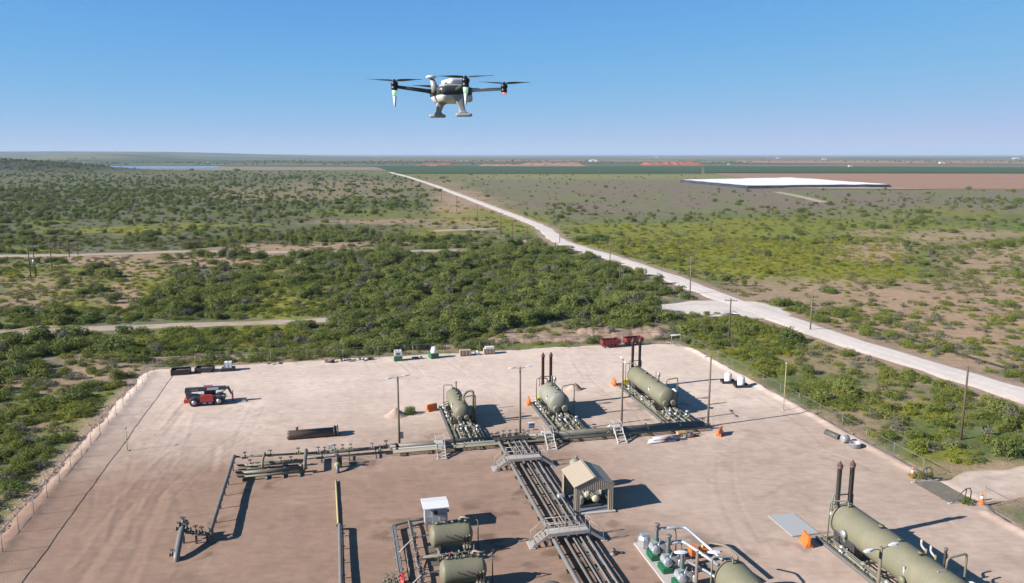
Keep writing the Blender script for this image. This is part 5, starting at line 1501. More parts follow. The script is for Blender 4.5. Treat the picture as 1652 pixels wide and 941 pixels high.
def utility_pole(label, x, y, h, arm=None, turn=0.0, mat=None, z=None):
    z = height_pt(x, y) if z is None else z
    t = thing_xy('utility_pole', label, 'utility pole', x, y, z, turn)
    k = max(1.0, y / 260.0)          # stout poles far away stay stout timber
    MB().tube([(0, 0, -.8), (0, 0, h)], [.16, .11], 8).build('pole', mat or WOODD, t)
    if arm:
        for zz in ([h - .45] if arm == 1 else [h - .45, h - 1.4]):
            MB().box(-1.15, 1.15, .13, .25, zz - .06, zz + .06).build('crossarm', mat or WOODD, t)
            for x_ in (-1.05, -.55, .55, 1.05):
                MB().lathe([(.05, zz + .06), (.07, zz + .12), (.04, zz + .22)], 'Z', (x_, .19, 0), 6).build('insulator', PIPG, t)
    return t
for (bx, by, ty, arm, lab, mt, lamp) in [
        (1550, 708, 590, 0, 'tall bare dark timber pole between the right fence and the road', WOODD, 0),
        (1176, 547, 480, 1, 'dark utility pole with crossarm in the green weeds behind the pad corner', WOODD, 0),
        (1113, 475, 413, 0, 'pale lamp pole beside the white road at the junction', WOOD, 1),
        (1307, 533, 468, 0, 'pale lamp pole beside the white road right of the junction', WOOD, 1),
        (984, 420, 380, 0, 'pale lamp pole on the white road above the thicket', WOOD, 1),
        (903, 392, 357, 0, 'pale lamp pole at the bend of the white road', WOOD, 1),
        (999, 472, 422, 1, 'dark utility pole rising from the thicket, right one', WOODD, 0),
        (896, 425, 390, 1, 'dark utility pole rising from the thicket below the road bend', WOODD, 0),
        (850, 402, 365, 1, 'dark utility pole left of the road bend, rightmost of three', WOODD, 0),
        (827, 392, 357, 1, 'dark utility pole left of the road bend, middle of three', WOODD, 0),
        (808, 383, 343, 1, 'dark utility pole left of the road bend, leftmost of three', WOODD, 0),
        (770, 353, 330, 1, 'small dark utility pole on the sandy strip left of the road', WOODD, 0),
        (737, 342, 316, 1, 'small dark utility pole further up the sandy strip', WOODD, 0),
        (712, 325, 306, 1, 'smallest dark utility pole at the top of the sandy strip', WOODD, 0),
        (641, 404, 376, 2, 'dark utility pole with two arms beside the pale upper track', WOODD, 0),
        (397, 404, 376, 1, 'short utility pole on bare soil beside the upper track', WOODD, 0),
        (50, 450, 394, 1, 'tall utility pole at the left edge, first of the pair', WOODD, 0),
        (58, 448, 393, 1, 'tall utility pole at the left edge, second of the pair', WOODD, 0),
        (84, 433, 387, 2, 'utility pole with two arms right of the pair at the left edge', WOODD, 0),
        (112, 415, 380, 0, 'bare timber pole by the upper track, left of two', WOODD, 0),
        (126, 412, 377, 0, 'bare timber pole by the upper track, right of two', WOODD, 0)]:
    p = ground_at(bx, by)
    b_ = (ty - 470.5) / FPX
    h_ = CAM_H + (-sp_ - b_ * cp_) * p.y / (cp_ - b_ * sp_) - GZ
    t = utility_pole(lab, p.x, p.y, h_, arm, R(random.uniform(-25, 10)), mt)
    if lamp:
        a = MB().tube([(0, 0, h_ - .2), (.5, .1, h_ + .05), (1.0, .15, h_ + .1)], .05, 6).build('arm', PIPG, t)
        MB().lathe([(.02, 0), (.16, .1), (.2, .5), (.12, .8), (.02, .85)], 'X', (.9, .15, h_ + .1), 8).build('lamp_head', PIPG, a)
TB = thing_xy('pole_transformer', 'grey pole transformers and platform low on the pair of poles at the left edge', 'transformer', ground_at(54, 449).x, ground_at(54, 449).y)
for k in (-.5, .5): MB().lathe([(.28, 4.2), (.32, 4.25), (.32, 5.1), (.2, 5.2)], 'Z', (k, .1, 0), 14).build('drum', GALV, TB)
MB().box(-1.0, 1.0, -.2, .4, 4.05, 4.18).build('platform', PIPG, TB)

# ================================================================== FENCES
FM = paint('fence_steel', (0.22, 0.22, 0.21), rough=0.5, metal=0.4, dirt=0.3, dirt_col=(0.3, 0.25, 0.2), scale=2)
def fence(label, a, b, h=1.9, step=5.5, seed=0, w=.003):
    (u0, v0), (u1, v1) = a, b
    t = thing('chain_link_fence', label, 'fence', u0, v0, math.atan2(v1 - v0, u1 - u0))
    L_ = math.hypot(u1 - u0, v1 - v0)
    rd = random.Random(seed)
    n = max(1, int(L_ / step))
    for i in range(n + 1):
        x = L_ * i / n
        o = MB().tube([(x, 0, -.5), (x + rd.uniform(-.04, .04), rd.uniform(-.05, .05), h + .08)], .03, 8).build('post', FM, t)
    MB().tube([(L_ * i / n, 0, h - .02 + rd.uniform(-.03, .03)) for i in range(n + 1)], .03, 6).build('top_rail', FM, t)
    MB().tube([(L_ * i / (2 * n), .01, .12 + rd.uniform(-.06, .06)) for i in range(2 * n + 1)], .012, 5).build('bottom_wire', FM, t)
    m = MB(); sp = .16
    vs = []; fs = []
    for s_ in (-1, 1):
        for x in np.arange(-h, L_ + h, sp):
            xa, za, xb, zb = x, 0.06, x + s_ * h, h
            if xb < 0 or xa < 0 or xa > L_ or xb > L_: continue
            o = len(vs); y = .012 * s_ + .03
            vs += [(xa - w, y, za), (xa + w, y, za), (xb + w, y, zb), (xb - w, y, zb)]
            fs.append((o, o + 1, o + 2, o + 3))
    m._add(vs, fs)
    o = m.build('wire_mesh', FM, t); o['kind'] = 'stuff'
    return t
fence('chain link fence along the left edge of the pad', (-29.4, 30), (-29.9, 128.6), seed=1, step=3.6, w=.0028)
fence('chain link fence along the back edge of the pad', (-29.6, 129.9), (58.0, 129.2), seed=2)
fence('chain link fence along the right edge of the pad', (60.3, 123.5), (60.2, 67.2), seed=3, step=4.5, w=.003)
fence('chain link fence right of the cattle guard', (60.8, 59.6), (60.4, 30), seed=4)
fence('short chain link fence cutting the back right corner of the pad', (58.2, 128.9), (60.2, 123.9), step=2.2, seed=5)

# rocks pushed to the pad edge
def rocks(name, label, line, n, smin, smax, spread, seed, mat):
    rd = random.Random(seed)
    m = MB()
    for i in range(n):
        k = rd.random() * (len(line) - 1); j = int(k); f = k - j
        u = line[j][0] + (line[j + 1][0] - line[j][0]) * f + rd.gauss(0, spread); v = line[j][1] + (line[j + 1][1] - line[j][1]) * f + rd.gauss(0, spread)
        s_ = rd.uniform(smin, smax)
        c = S(u, v, GZ + .15 if not (-30 < u < 60) else .02)
        vs = []
        for (x, y, z) in ((1, 0, 0), (.4, .9, .1), (-.7, .6, 0), (-.9, -.4, .1), (.2, -1, 0), (.3, .2, .75), (-.3, -.2, .6), (0, 0, -.5)):
            vs.append((c.x + s_ * (x + rd.uniform(-.2, .2)), c.y + s_ * (y + rd.uniform(-.2, .2)), c.z + s_ * .7 * (z + rd.uniform(-.1, .1))))
        m._add(vs, [(0, 1, 5), (1, 2, 5), (2, 6, 5), (2, 3, 6), (3, 4, 6), (4, 5, 6), (4, 0, 5), (0, 7, 1), (1, 7, 2), (2, 7, 3), (3, 7, 4), (4, 7, 0)])
    o = m.build(name, mat)
    return tag(o, label, 'rocks', kind='stuff')
ROCK = paint('pale_rock', (0.40, 0.32, 0.26), rough=.95, dirt=.4, dirt_col=(.36, .27, .2), scale=1.5)
rocks('edge_rocks', 'pale broken rocks pushed up along the left fence', [(-31.2, 60), (-31.4, 128)], 450, .05, .2, .6, 1, ROCK)
rocks('edge_stones', 'small stones along the back and right edges of the pad', [(-28, 129.6), (58, 129.4), (60.4, 123), (60.3, 67)], 500, .05, .2, .4, 2, ROCK)
rocks('loose_gravel', 'loose stones scattered on the pad', [(-24, 60), (-20, 120), (10, 100), (20, 70), (45, 60), (54, 110), (0, 120)], 900, .02, .06, 6.0, 3, ROCK)

# ================================================================== YARD
# telehandler
T = thing('telehandler', 'red and dark grey telehandler parked on the left of the pad', 'telehandler', -18.7, 109.6, R(2))
TH = paint('boom_grey', (0.055, 0.062, 0.075), rough=.4, dirt=.2, dirt_col=(.2, .16, .13), scale=2)
MB().prism([(-2.5, .55), (2.1, .55), (2.3, .8), (2.2, 1.1), (.9, 1.2), (-1.0, 1.2), (-2.4, 1.45), (-2.7, 1.2)], -.75, .75).build('chassis', TH, T)
MB().prism([(-.95, .62), (.75, .62), (.75, 1.42), (.55, 1.55), (-.75, 1.55), (-.95, 1.4)], -1.18, -.77).build('engine_cover', RED_, T)
MB().prism([(-.6, .8), (.8, .8), (.9, 1.4), (.5, 2.2), (-.6, 2.25)], .5, 1.15).build('cab', BLK, T)
MB().box(-.65, .55, .48, 1.18, 2.25, 2.32).build('cab_roof', RED_, T)
bo = MB().prism([(-3.0, 1.85), (-2.9, 2.42), (2.35, 2.36), (2.45, 1.98), (2.2, 1.9)], -.22, .3).build('boom', TH, T)
MB().prism([(2.45, 1.98), (2.5, 2.3), (2.75, 2.25), (3.15, 1.2), (2.95, 1.15), (2.6, 1.9)], -.15, .22).build('boom_head', TH, T)
MB().box(-.1, 1.4, -.235, -.222, 1.98, 2.32).build('decal', paint('decal_white', (.62, .66, .72), rough=.5, dirt=.1), bo)
for k in range(6): MB().box(-2.2 + .17 * k, -2.1 + .17 * k, -.232, -.222, 2.02, 2.2).build('lettering', paint('letter_grey', (.42, .44, .46), rough=.5, dirt=.1), bo)
MB().box(-3.05, -2.35, -.85, .85, .5, 1.0).build('counterweight', paint('bright_red', (.70, .075, .045), rough=.4, dirt=.15), T)
MB().prism([(-2.75, 1.2), (-2.1, 1.2), (-2.3, 1.95), (-2.9, 1.95)], -.5, .55).build('boom_mount', TH, T)
MB().tube([(1.2, 0, 1.2), (2.3, 0, 1.85)], .08, 8).build('lift_ram', GALV, T)
MB().tube([(1.9, -.35, 1.1), (2.6, -.35, .95)], .06, 8).build('ram', WHT_, T)
cg_ = MB().box(3.1, 3.2, -.65, .65, .35, .45).box(3.1, 3.2, -.65, .65, .95, 1.05).box(3.1, 3.2, -.65, -.55, .35, 1.5).box(3.1, 3.2, .55, .65, .35, 1.5).build('fork_carriage', REDD, T)
for y in (-.4, .4): MB().box(3.2, 4.2, y - .06, y + .06, .28, .33).build('fork', DRK, T)
for x in (-1.75, 1.45):
    for y in (-1.15, .75):
        w = MB().lathe([(.32, 0), (.52, .0), (.60, .06), (.60, .34), (.52, .4), (.32, .4)], 'Y', (x, y, .6), 26).build('wheel', RUBB, T)
        yy = y - .005 if y < 0 else y + .3
        MB().lathe([(.30, .0), (.31, .05), (.2, .08), (.12, .03), (.1, .0)], 'Y', (x, yy if y < 0 else y + .33, .6), 20).build('rim', GALV, w)
        MB().tube([(x + .68 * math.cos(a), y + .2, .6 + .68 * math.sin(a)) for a in np.linspace(.3, 2.84, 8)], .04, 6).build('mudguard', PIPG, w)
for x in (-.6, .1): MB().box(x, x + .4, -1.1, -.9, .35, .5).build('step', GALV, T)

# pair of brown pipes with flanged end
for k, y in enumerate((0.42, -.42)):
    t = thing('brown_pipe', 'large brown pipe lying on the pad, %s of the two' % ('far' if k == 0 else 'near'), 'pipe', -4.3, 93.4 + y, R(1))
    m = MB().lathe([(.30, -2.95), (.39, -2.9), (.40, -2.6), (.40, 2.55)], 'X', (0, 0, .42), 24).build('barrel', BRN, t)
    MB().lathe([(.42, 2.55), (.52, 2.57), (.52, 2.7), (.42, 2.72), (.42, 2.95), (.54, 2.97), (.54, 3.1), (.4, 3.12)], 'X', (0, 0, .54), 24).build('flanged_end', DRK, t)
    for x in (-2.2, 1.6): MB().box(x - .1, x + .1, -.38, .38, 0, .1).build('dunnage', WOODD, t)
    if k == 0: MB().lathe([(.12, 0), (.12, .3), (.2, .32), (.2, .38)], 'Z', (-1.8, 0, .78), 12).build('nozzle', BRN, t)

def bin_(label, u, v, w, d, h, rot, fill):
    t = thing('steel_bin', label, 'bin', u, v, rot)
    m = MB().box(-w / 2, w / 2, -d / 2, d / 2, .1, .18)
    m.build('floor', BLK, t)
    for (x0, x1, y0, y1) in ((-w / 2, w / 2, -d / 2 - .06, -d / 2), (-w / 2, w / 2, d / 2, d / 2 + .06), (-w / 2 - .06, -w / 2, -d / 2 - .06, d / 2 + .06), (w / 2, w / 2 + .06, -d / 2 - .06, d / 2 + .06)):
        MB().box(x0, x1, y0, y1, 0.02, h).build('side', BLK, t)
    if fill: 
        MB().box(-w / 2 + .05, w / 2 - .05, -d / 2 + .05, d / 2 - .05, .2, h * .62).build('contents', WOOD, t)
        for k in range(4): MB().bar((-w * .4 + .2 * k, -d * .4, h * .68), (w * .3, -d * .3 + .3 * k, h * .75), .12, .06).build('plank', (WOOD, WOODD)[k % 2], t)
bin_('black open bin with a brown inside by the back left corner', -25.3, 126.2, 2.7, 1.7, .85, R(3), True)
bin_('black open bin heaped with boards, right of the first bin', -21.9, 126.9, 2.5, 1.7, .75, R(-8), True)
def tote(label, u, v, rnd=False, rot=0.0):
    t = thing('white_tank', label, 'tank', u, v, rot)
    if rnd:
        MB().box(-.95, .95, -.65, .65, 0, .1).build('tray_floor', BLK, t)
        for q in ((-.95, .95, -.7, -.64), (-.95, .95, .64, .7), (-1.0, -.94, -.7, .7), (.94, 1.0, -.7, .7)): MB().box(*q, 0.02, .42).build('tray_side', BLK, t)
        MB().lathe([(.52, .12), (.53, .3), (.53, 1.35), (.5, 1.45), (.2, 1.52), (.02, 1.53)], 'Z', (0, 0, 0), 24).build('tank_body', WHT_, t)
        for zz in (.55, .85, 1.15): MB().lathe([(.545, zz), (.545, zz + .05)], 'Z', (0, 0, 0), 24).build('hoop', WHT_, t)
        MB().lathe([(.12, 1.5), (.12, 1.6)], 'Z', (0, 0, 0), 12).build('lid', WHT_, t)
    else:
        MB().box(-1.0, 1.0, -.75, .75, 0.02, .5).build('bund', BLK, t)
        MB().box(-.55, .55, -.5, .5, .52, 1.45).build('tank_body', WHT_, t)
        MB().lathe([(.15, 1.45), (.15, 1.55)], 'Z', (-.1, 0, 0), 12).build('lid', WHT_, t)
        for x in (-.56, 0, .56): MB().box(x - .02, x + .02, -.53, -.505, .52, 1.45).build('cage_bar', GALV, t)
tote('white square tank on a black bund by the back left corner', -18.3, 126.6)
tote('white round tank on black tray by the right fence, left of two', 56.3, 103.2, True, R(-10))
tote('white round tank on black tray by the right fence, right of two', 57.2, 100.9, True, R(-10))

def scrap(label, u, v, seed, n=7, w=1.8):
    rd = random.Random(seed)
    t = thing('scrap_pile', label, 'scrap', u, v)
    for i in range(n):
        x, y = rd.uniform(-w, w) / 1.6, rd.uniform(-.4, .4)
        mt = rd.choice((GALV, DRK, PIPG, RUST, WOODD))
        k = rd.random()
        if k < .45:
            a = rd.uniform(-.5, .5); L_ = rd.uniform(.3, .8)
            MB().tube([(x - L_ * math.cos(a), y - L_ * math.sin(a), .12 + .25 * rd.random()), (x + L_ * math.cos(a), y + L_ * math.sin(a), .12 + .25 * rd.random())], rd.uniform(.06, .13), 10).build('pipe_piece', mt, t)
        elif k < .75:
            MB().lathe([(.22, 0), (.22, .12), (.14, .14), (.14, .35), (.2, .37), (.2, .45)], 'Z', (x, y, 0.0), 12).build('fitting', mt, t)
        else:
            MB().box(x - .3, x + .3, y - .2, y + .2, 0, rd.uniform(.15, .4), rd.uniform(0, 1.5)).build('block', mt, t)
scrap('scattered pipe fittings by the back fence, left heap of three', -3.0, 128.0, 11)
scrap('dark scrap steel by the back fence, middle heap of three', 0.3, 128.2, 12)
scrap('grey pipe scraps by the back fence, right heap of three', 2.9, 128.2, 13)
scrap('low dark plate scrap by the back fence, right of the white square tank', -11.4, 128.6, 14, 5)
scrap('small scrap heap by the back fence, between the two green tanks', 11.8, 127.4, 15, 5, 1.0)
scrap('brown box and loose fittings at the right end of the header', 41.2, 83.4, 16, 7, 1.6)
MB().box(39.3 - 41.2, 40.4 - 41.2, .0, .8, .02, .55).build('crate', paint('cardboard', (.42, .27, .12), rough=.8), [o for o in COL.objects if o.name.startswith('scrap_pile')][-1])

def green_tank(label, u, v, rot, leaning):
    t = thing('pump_unit', label, 'pump unit', u, v, rot)
    MB().prism([(-.72, .05), (.72, .05), (.72, .75), (-.72, .95)] if leaning else [(-.68, .05), (.68, .05), (.68, .85), (-.68, .85)], -.55, .55).build('base', GREENP, t)
    for x in (-.5, .5): MB().box(x - .1, x + .1, -.6, .6, 0, .06).build('skid', DRK, t)
    if leaning:
        MB().lathe([(.5, .0), (.58, .1), (.58, .55), (.45, .95), (.2, 1.1), (.02, 1.12)], 'Z', (.1, 0, .86), 18).build('tank', WHT_, t)
    else:
        MB().box(-.62, .62, -.5, .5, .86, 1.75).build('cabinet', WHT_, t)
        MB().box(-.35, .3, -.515, -.502, 1.0, 1.45).build('panel', PIPG, t)
        for x in (-.5, 0, .5): MB().box(x - .04, x + .04, -.3, .3, 1.75, 1.85).build('roof_rib', GALV, t)
green_tank('white cabinet on a green base at the back edge of the pad', 8.6, 126.9, 0, False)
green_tank('white domed tank on a green base at the back edge of the pad', 14.6, 127.2, R(20), True)
def block(label, u, v, top):
    t = thing('beige_crate', label, 'crate', u, v)
    m = MB().box(-.95, .95, -.5, .5, .12, 1.0); m.build('body', paint('crate_beige', (.42, .33, .26), rough=.8, dirt=.3), t)
    for x in (-.7, 0, .7): MB().box(x - .08, x + .08, -.55, .55, 0, .12).build('runner', WOODD, t)
    for x in (-.9, -.3, .3, .9): MB().box(x - .06, x + .06, -.53, -.505, .12, 1.0).build('batten', WOOD, t)
    if top: MB().box(-.7, .8, -.4, .4, 1.0, 1.3).build('top_pack', WHT_, t)
block('beige crate at the back edge of the pad, plain topped', 20.1, 127.7, False)
block('beige crate with white pack on top at the back edge of the pad', 24.3, 127.9, True)
t = thing('white_bag', 'crumpled white bag between the two beige crates', 'bag', 22.2, 127.8)
MB().lathe([(.35, 0), (.45, .1), (.4, .4), (.22, .55), (.05, .75)], 'Z', (0, 0, 0), 9, False).build('sack', WHT_, t)

def red_rack(label, u, v, rot):
    t = thing('red_rack', label, 'rack', u, v, rot)
    for y in (-.75, .75):
        MB().box(-1.7, 1.7, y - .04, y + .04, .75, 1.45).build('side_panel', REDD, t)
        for k in range(6): MB().box(-1.62 + .62 * k, -1.52 + .62 * k, y - .07, y + .07, .4, 1.5).build('stake', REDD, t)
    MB().box(-1.7, 1.7, -.7, .7, .68, .74).build('deck', REDD, t)
    for x in (-1.66, 1.66): MB().box(x - .04, x + .04, -.7, .7, .75, 1.4).build('end_panel', REDD, t)
    for x in (-1.2, 1.2):
        for y in (-.65, .65): MB().box(x - .09, x + .09, y - .09, y + .09, 0, .68).build('leg', REDD, t)
    for y in (-.65, .65): MB().box(-1.6, 1.6, y - .05, y + .05, .18, .3).build('rail', REDD, t)
red_rack('dark red steel rack at the back edge of the pad, left one', 46.4, 127.9, 0)
red_rack('dark red steel rack at the back edge of the pad behind the dark stacks', 51.0, 128.6, R(6))
t = thing('sign_table', 'pale flat panel on thin legs at the back right corner', 'panel', 58.9, 127.9)
MB().bar((-.9, 0, 1.55), (.9, 0, 1.6), .9, .05).build('panel', WHT_, t)
for x in (-.8, .8): MB().tube([(x, 0, 0), (x, 0, 1.53)], .03, 6).build('leg', GALV, t)
t = thing('galvanised_ring', 'shiny round galvanised tank ring by the right fence', 'tank', 58.2, 75.9)
MB().lathe([(.62, 0.02), (.65, .03), (.65, .55), (.68, .57), (.66, .6), (.61, .58), (.61, .12), (.02, .1)], 'Z', (0, 0, 0), 28).build('shell', GALV, t)
t = thing('galvanised_drum', 'short galvanised drum leaning beside the tank ring', 'drum', 58.0, 77.5)
MB().lathe([(.42, -.4), (.45, -.38), (.45, .38), (.42, .4), (.1, .4)], 'X', (0, 0, .46), 22).build('shell', GALV, t)
t = thing('culvert_half', 'dark half culvert lying by the right fence', 'culvert', 57.8, 79.6, R(100))
MB().tube([(-1.1, 0, .22), (1.1, 0, .22)], .36, 20).build('shell', PIPD, t)
for k in range(9): MB().lathe([(.385, -.03), (.385, .03)], 'X', (-1.0 + .25 * k, 0, .22), 20).build('corrugation', PIPG, t)

for k, (dy, zz, wrap) in enumerate(((.0, .16, 1), (.36, .16, 1), (.72, .16, 0), (.2, .44, 1), (.55, .44, 0))):
    t = thing('pale_pipe', 'pale insulated pipe in the small stack before the header, %s' % ('bottom front', 'bottom middle', 'bottom back', 'top front', 'top back')[k], 'pipe', 36.7 + .12 * k, 82.2 + dy, R(2), 'pipes stacked before the header')
    MB().tube([(-1.9 + .1 * k, 0, zz), (1.7 + .1 * k, 0, zz)], .15, 14).build('barrel', paint('pale_blue_pipe', (.42, .45, .49), rough=.4, dirt=.25), t)
    if wrap: MB().tube([(-.6, 0, zz), (.7, 0, zz)], .156, 14).build('wrap', paint('brown_wrap', (.33, .24, .22), rough=.7), t)

def barrier(label, u, v, rot, L_=1.45, h=.95):
    t = thing('orange_barrier', label, 'barrier', u, v, rot)
    MB().prism([(-.32, .03), (.32, .03), (.32, .2), (.14, .5), (.09, h), (-.09, h), (-.14, .5), (-.32, .2)], -L_ / 2, L_ / 2, 'X').build('body', ORG, t)
    for x in (-L_ * .25, L_ * .25): MB().lathe([(.06, h), (.06, h + .03)], 'Z', (x, 0, 0), 10).build('filler_cap', ORG, t)
    for x in (-L_ / 2 - .04, L_ / 2 + .04): MB().box(x - .035, x + .035, -.06, .06, .25, h - .15).build('hinge', ORG, t)
barrier('orange plastic barrier left of the stackless vessel', 11.1, 99.9, R(25))
barrier('orange plastic barrier right of the header end', 44.6, 83.1, R(50))
barrier('orange plastic barrier beside the grey ground plate', 39.2, 56.5, R(78), 1.4, 1.0)
barrier('orange plastic barrier left of the rust red stack vessel', 24.5, 99.7, R(85), 1.4)
barrier('orange plastic barrier left of the long dark stack vessel', 39.1, 105.7, R(85), 1.4)
def yellow_box(label, u, v):
    t = thing('yellow_hose_box', label, 'hose box', u, v)
    MB().box(-.2, .95, -.35, .35, .05, .75).build('box', YEL, t); MB().box(-.25, 1.0, -.4, .4, .75, .82).build('lid', YEL, t)
    MB().pipe([(-.2, 0, .3), (-.7, -.1, .15), (-1.0, .1, .1)], .09, 8).build('hose', YEL, t)
yellow_box('yellow box with hose beside the rust red stack vessel', 25.7, 99.9)
yellow_box('yellow box with hose beside the long dark stack vessel', 40.5, 105.6)
t = thing('panel_stand', 'small blue grey panel on two legs behind the header', 'panel', 22.1, 88.6)
for x in (-.28, .28): MB().tube([(x, 0, 0), (x, 0, 1.0)], .025, 6).build('leg', GALV, t)
MB().box(-.38, .38, -.1, .1, .7, 1.35).build('cabinet', paint('panel_blue', (.22, .27, .35), rough=.5), t); MB().box(-.42, .42, -.18, .15, 1.36, 1.42).build('hood', WHT_, t)

def mound(name, label, u, v, r, h, seed, mat, cat='mound'):
    t = thing(name, label, cat, u, v)
    a = np.linspace(0, 2 * math.pi, 41); q = np.linspace(0, 1, 14)
    A2, Q2 = np.meshgrid(a, q)
    X = Q2 * r * np.cos(A2); Y = Q2 * r * .8 * np.sin(A2)
    X[:, -1] = X[:, 0]; Y[:, -1] = Y[:, 0]
    Z = h * (.5 + .5 * np.cos(np.pi * Q2 ** .85)) * (.75 + .5 * fbm(X * 1.5 + 9, Y * 1.5 + 9, seed)) - .06
    o = grid_mesh('pile', X, Y, Z, mat); o.parent = t
    return t
sand_m = soil_mat('pile_sand', None, col=(0.46, 0.345, 0.265), fine=(2, 12), var=.12)
mound('sand_mound', 'sand mound with a clipped bush beside the left lamp pole', 6.2, 98.9, 2.0, 1.05, 501, sand_m)
mound('sand_mound', 'small sand mound behind the rust red stack vessel', 32.6, 104.9, 1.7, 1.1, 502, sand_m)
o = bpy.data.objects.new('mound_bush', BUSH[1]); COL.objects.link(o); o.location = S(8.1, 99.3, 0); o.scale = (.36, .36, .5); tag(o, 'lone small bush growing beside the sand mound on the pad', 'bush')
t = thing('ground_plate', 'flat light grey plate lying on the pad near the largest vessel', 'plate', 40.1, 60.0)
MB().box(-1.35, 1.35, -2.05, 2.05, .03, .09).build('plate', paint('plate_grey', (.41, .415, .41), rough=.6, dirt=.25, dirt_col=(.44, .36, .3)), t)

# cattle guard at the gate
CG = thing('cattle_guard', 'grey steel cattle guard grid in the right hand gateway', 'cattle guard', 59.2, 63.2)
MB().box(-1.45, 1.45, -2.5, 2.5, -.3, -.02).build('pit', DRK, CG)
for i in range(14): MB().box(-1.4 + .205 * i, -1.29 + .205 * i, -2.45, 2.45, .0, .06).build('bar', PIP, CG)
for y in (-2.55, 2.55):
    MB().box(-1.6, 1.6, y - .1, y + .1, -.2, .1).build('end_sill', CONC, CG)
    MB().tube([(-1.2, y, .05), (-.6, y * 1.03, .8), (.1, y * 1.05, 1.45), (.6, y * 1.05, 1.5), (.85, y * 1.03, 1.1), (.9, y, .1)], .05, 8).build('wing', PIPD, CG)
    MB().tube([(0.2, y * 1.02, 0), (.2, y * 1.05, 1.4)], .05, 8).build('wing_post', PIPD, CG)
for v, lab in ((66.4, 'striped marker cone at the far side of the gateway'), (59.4, 'striped marker cone at the near side of the gateway')):
    t = thing('marker_cone', lab, 'cone', 58.7 if v > 63 else 60.8, v + .6)
    MB().lathe([(.32, .02), (.32, .1), (.2, .12), (.14, .5)], 'Z', (0, 0, 0), 14).build('cone', ORG, t); MB().lathe([(.142, .5), (.11, .8)], 'Z', (0, 0, 0), 14).build('stripe', WHT_, t); MB().lathe([(.11, .8), (.06, 1.15)], 'Z', (0, 0, 0), 14).build('tip', ORG, t)
for (u, v, s_, lab) in ((58.9, 66.6, .75, 'weed clump at the far end of the cattle guard'), (60.2, 66.4, .6, 'second weed clump at the far end of the cattle guard'), (59.3, 60.3, .6, 'weed clump at the near end of the cattle guard')):
    o = bpy.data.objects.new('weed_clump', OLIVE[1]); COL.objects.link(o); o.location = S(u, v, -.02); o.scale = (s_, s_, s_); tag(o, lab, 'weed')

# black pipeline beyond the road
pts = [ground_at(*p) for p in ((1325, 503), (1400, 527), (1500, 558), (1580, 583), (1652, 604), (1800, 650))]
o = MB().tube([(p.x, p.y, height_pt(p.x, p.y) + .15) for p in pts], .2, 8).build('black_pipeline', BLK)
tag(o, 'black pipeline lying on bare soil beyond the white road', 'pipeline')

# spoil banks behind the pad
for px, py, w_, h_, lab in ((1010, 550, 90, 1.1, 'bare earth bank behind the red racks'), (880, 557, 100, .6, 'low earth bank between the thicket and the back fence')):
    heap('earth_bank', px, py, w_, 6, h_, soil_mat('bank_soil' + str(px), None, col=(.33, .23, .165), fine=(.5, 3), var=.25, bump=.6, dist=.2), int(px), lab, cat='bank')

# ================================================================== FAR BUILDINGS AND TURBINES
def shed_far(label, px, py, w, d, h, mat=None, rot=0.0):
    p = ground_at(px, py)
    q_ = .6 if py > 259 else .3
    w, d, h = w * q_, d * q_, h * q_ * .8
    t = thing_xy('far_building', label, 'building', p.x, p.y, height_pt(p.x, p.y) - .3, rot)
    MB().box(-w / 2, w / 2, 0, d, 0, h).build('wall', mat or WHT_, t)
    MB().prism([(-w / 2 - .3, h), (w / 2 + .3, h), (w / 2 + .3, h + .3), (0, h + w * .10), (-w / 2 - .3, h + .3)], -.4, d + .4).build('roof', mat or WHT_, t)
    MB().box(-w * .15, w * .15, -.06, -.02, 0, h * .7).build('door', PIPG, t)
for a in [('white shed by the crop field, left of three', 690, 268.5, 9, 10, 5), ('white shed by the crop field, tallest of three', 696, 268.6, 8, 10, 9), ('white shed by the crop field, right of three', 702, 268.0, 12, 9, 5),
          ('small white shed left of the three field sheds', 674, 267.6, 8, 8, 4), ('long white plant building near the horizon at centre', 957, 261.0, 60, 30, 16), ('low grey plant building left of the white plant', 935, 261.6, 40, 20, 8, PIPG),
          ('pale silo block at the horizon right of the red heap', 1176, 266.0, 12, 10, 6), ('tiny white building on the right horizon', 1255, 256.0, 90, 40, 26), ('white building group beyond the right crop field', 1372, 269.2, 16, 10, 7),
          ('white farm building on the far right horizon', 1520, 264.3, 30, 15, 10), ('white tank building by the pond, left', 103, 264.6, 20, 12, 10), ('white tank building by the pond, right', 109, 264.6, 14, 12, 9),
          ('tiny white shed right of the pond tanks', 135, 264.0, 5, 6, 12), ('white roof on the plain beyond the pond', 335, 263.0, 14, 10, 5), ('white roof on the left horizon', 281, 250.2 + 1.5, 120, 60, 20), ('pale building on the horizon left of the drone', 500, 251.9, 120, 60, 26), ('long pale building on the right horizon', 1640, 256.5, 160, 60, 22), ('pale building on the horizon right of centre', 1060, 254.5, 110, 60, 22), ('white building at the horizon above the reservoir', 1330, 257.5, 100, 40, 20)]:
    shed_far(*a)
def turbine(label, px, hub_px, d, blade, phase):
    x = (px - 826) / FPX * d
    t = thing_xy('wind_turbine', label, 'wind turbine', x, d, height_pt(x, d))
    hub = CAM_H + (249 - hub_px) / FPX * d - t.location.z
    MB().tube([(0, 0, 0), (0, 0, hub)], [3.0, 1.8], 10).build('tower', WHT_, t)
    MB().box(-2.2, 2.2, -4, 6, hub - 2, hub + 2.4).build('nacelle', WHT_, t)
    for k in range(3):
        a = phase + k * 2 * math.pi / 3
        MB().tube([(0, -5, hub), (blade * .3 * math.sin(a), -5, hub + blade * .3 * math.cos(a)), (blade * math.sin(a), -5, hub + blade * math.cos(a))], [1.6, 1.9, .5], 6).build('blade', WHT_, t)
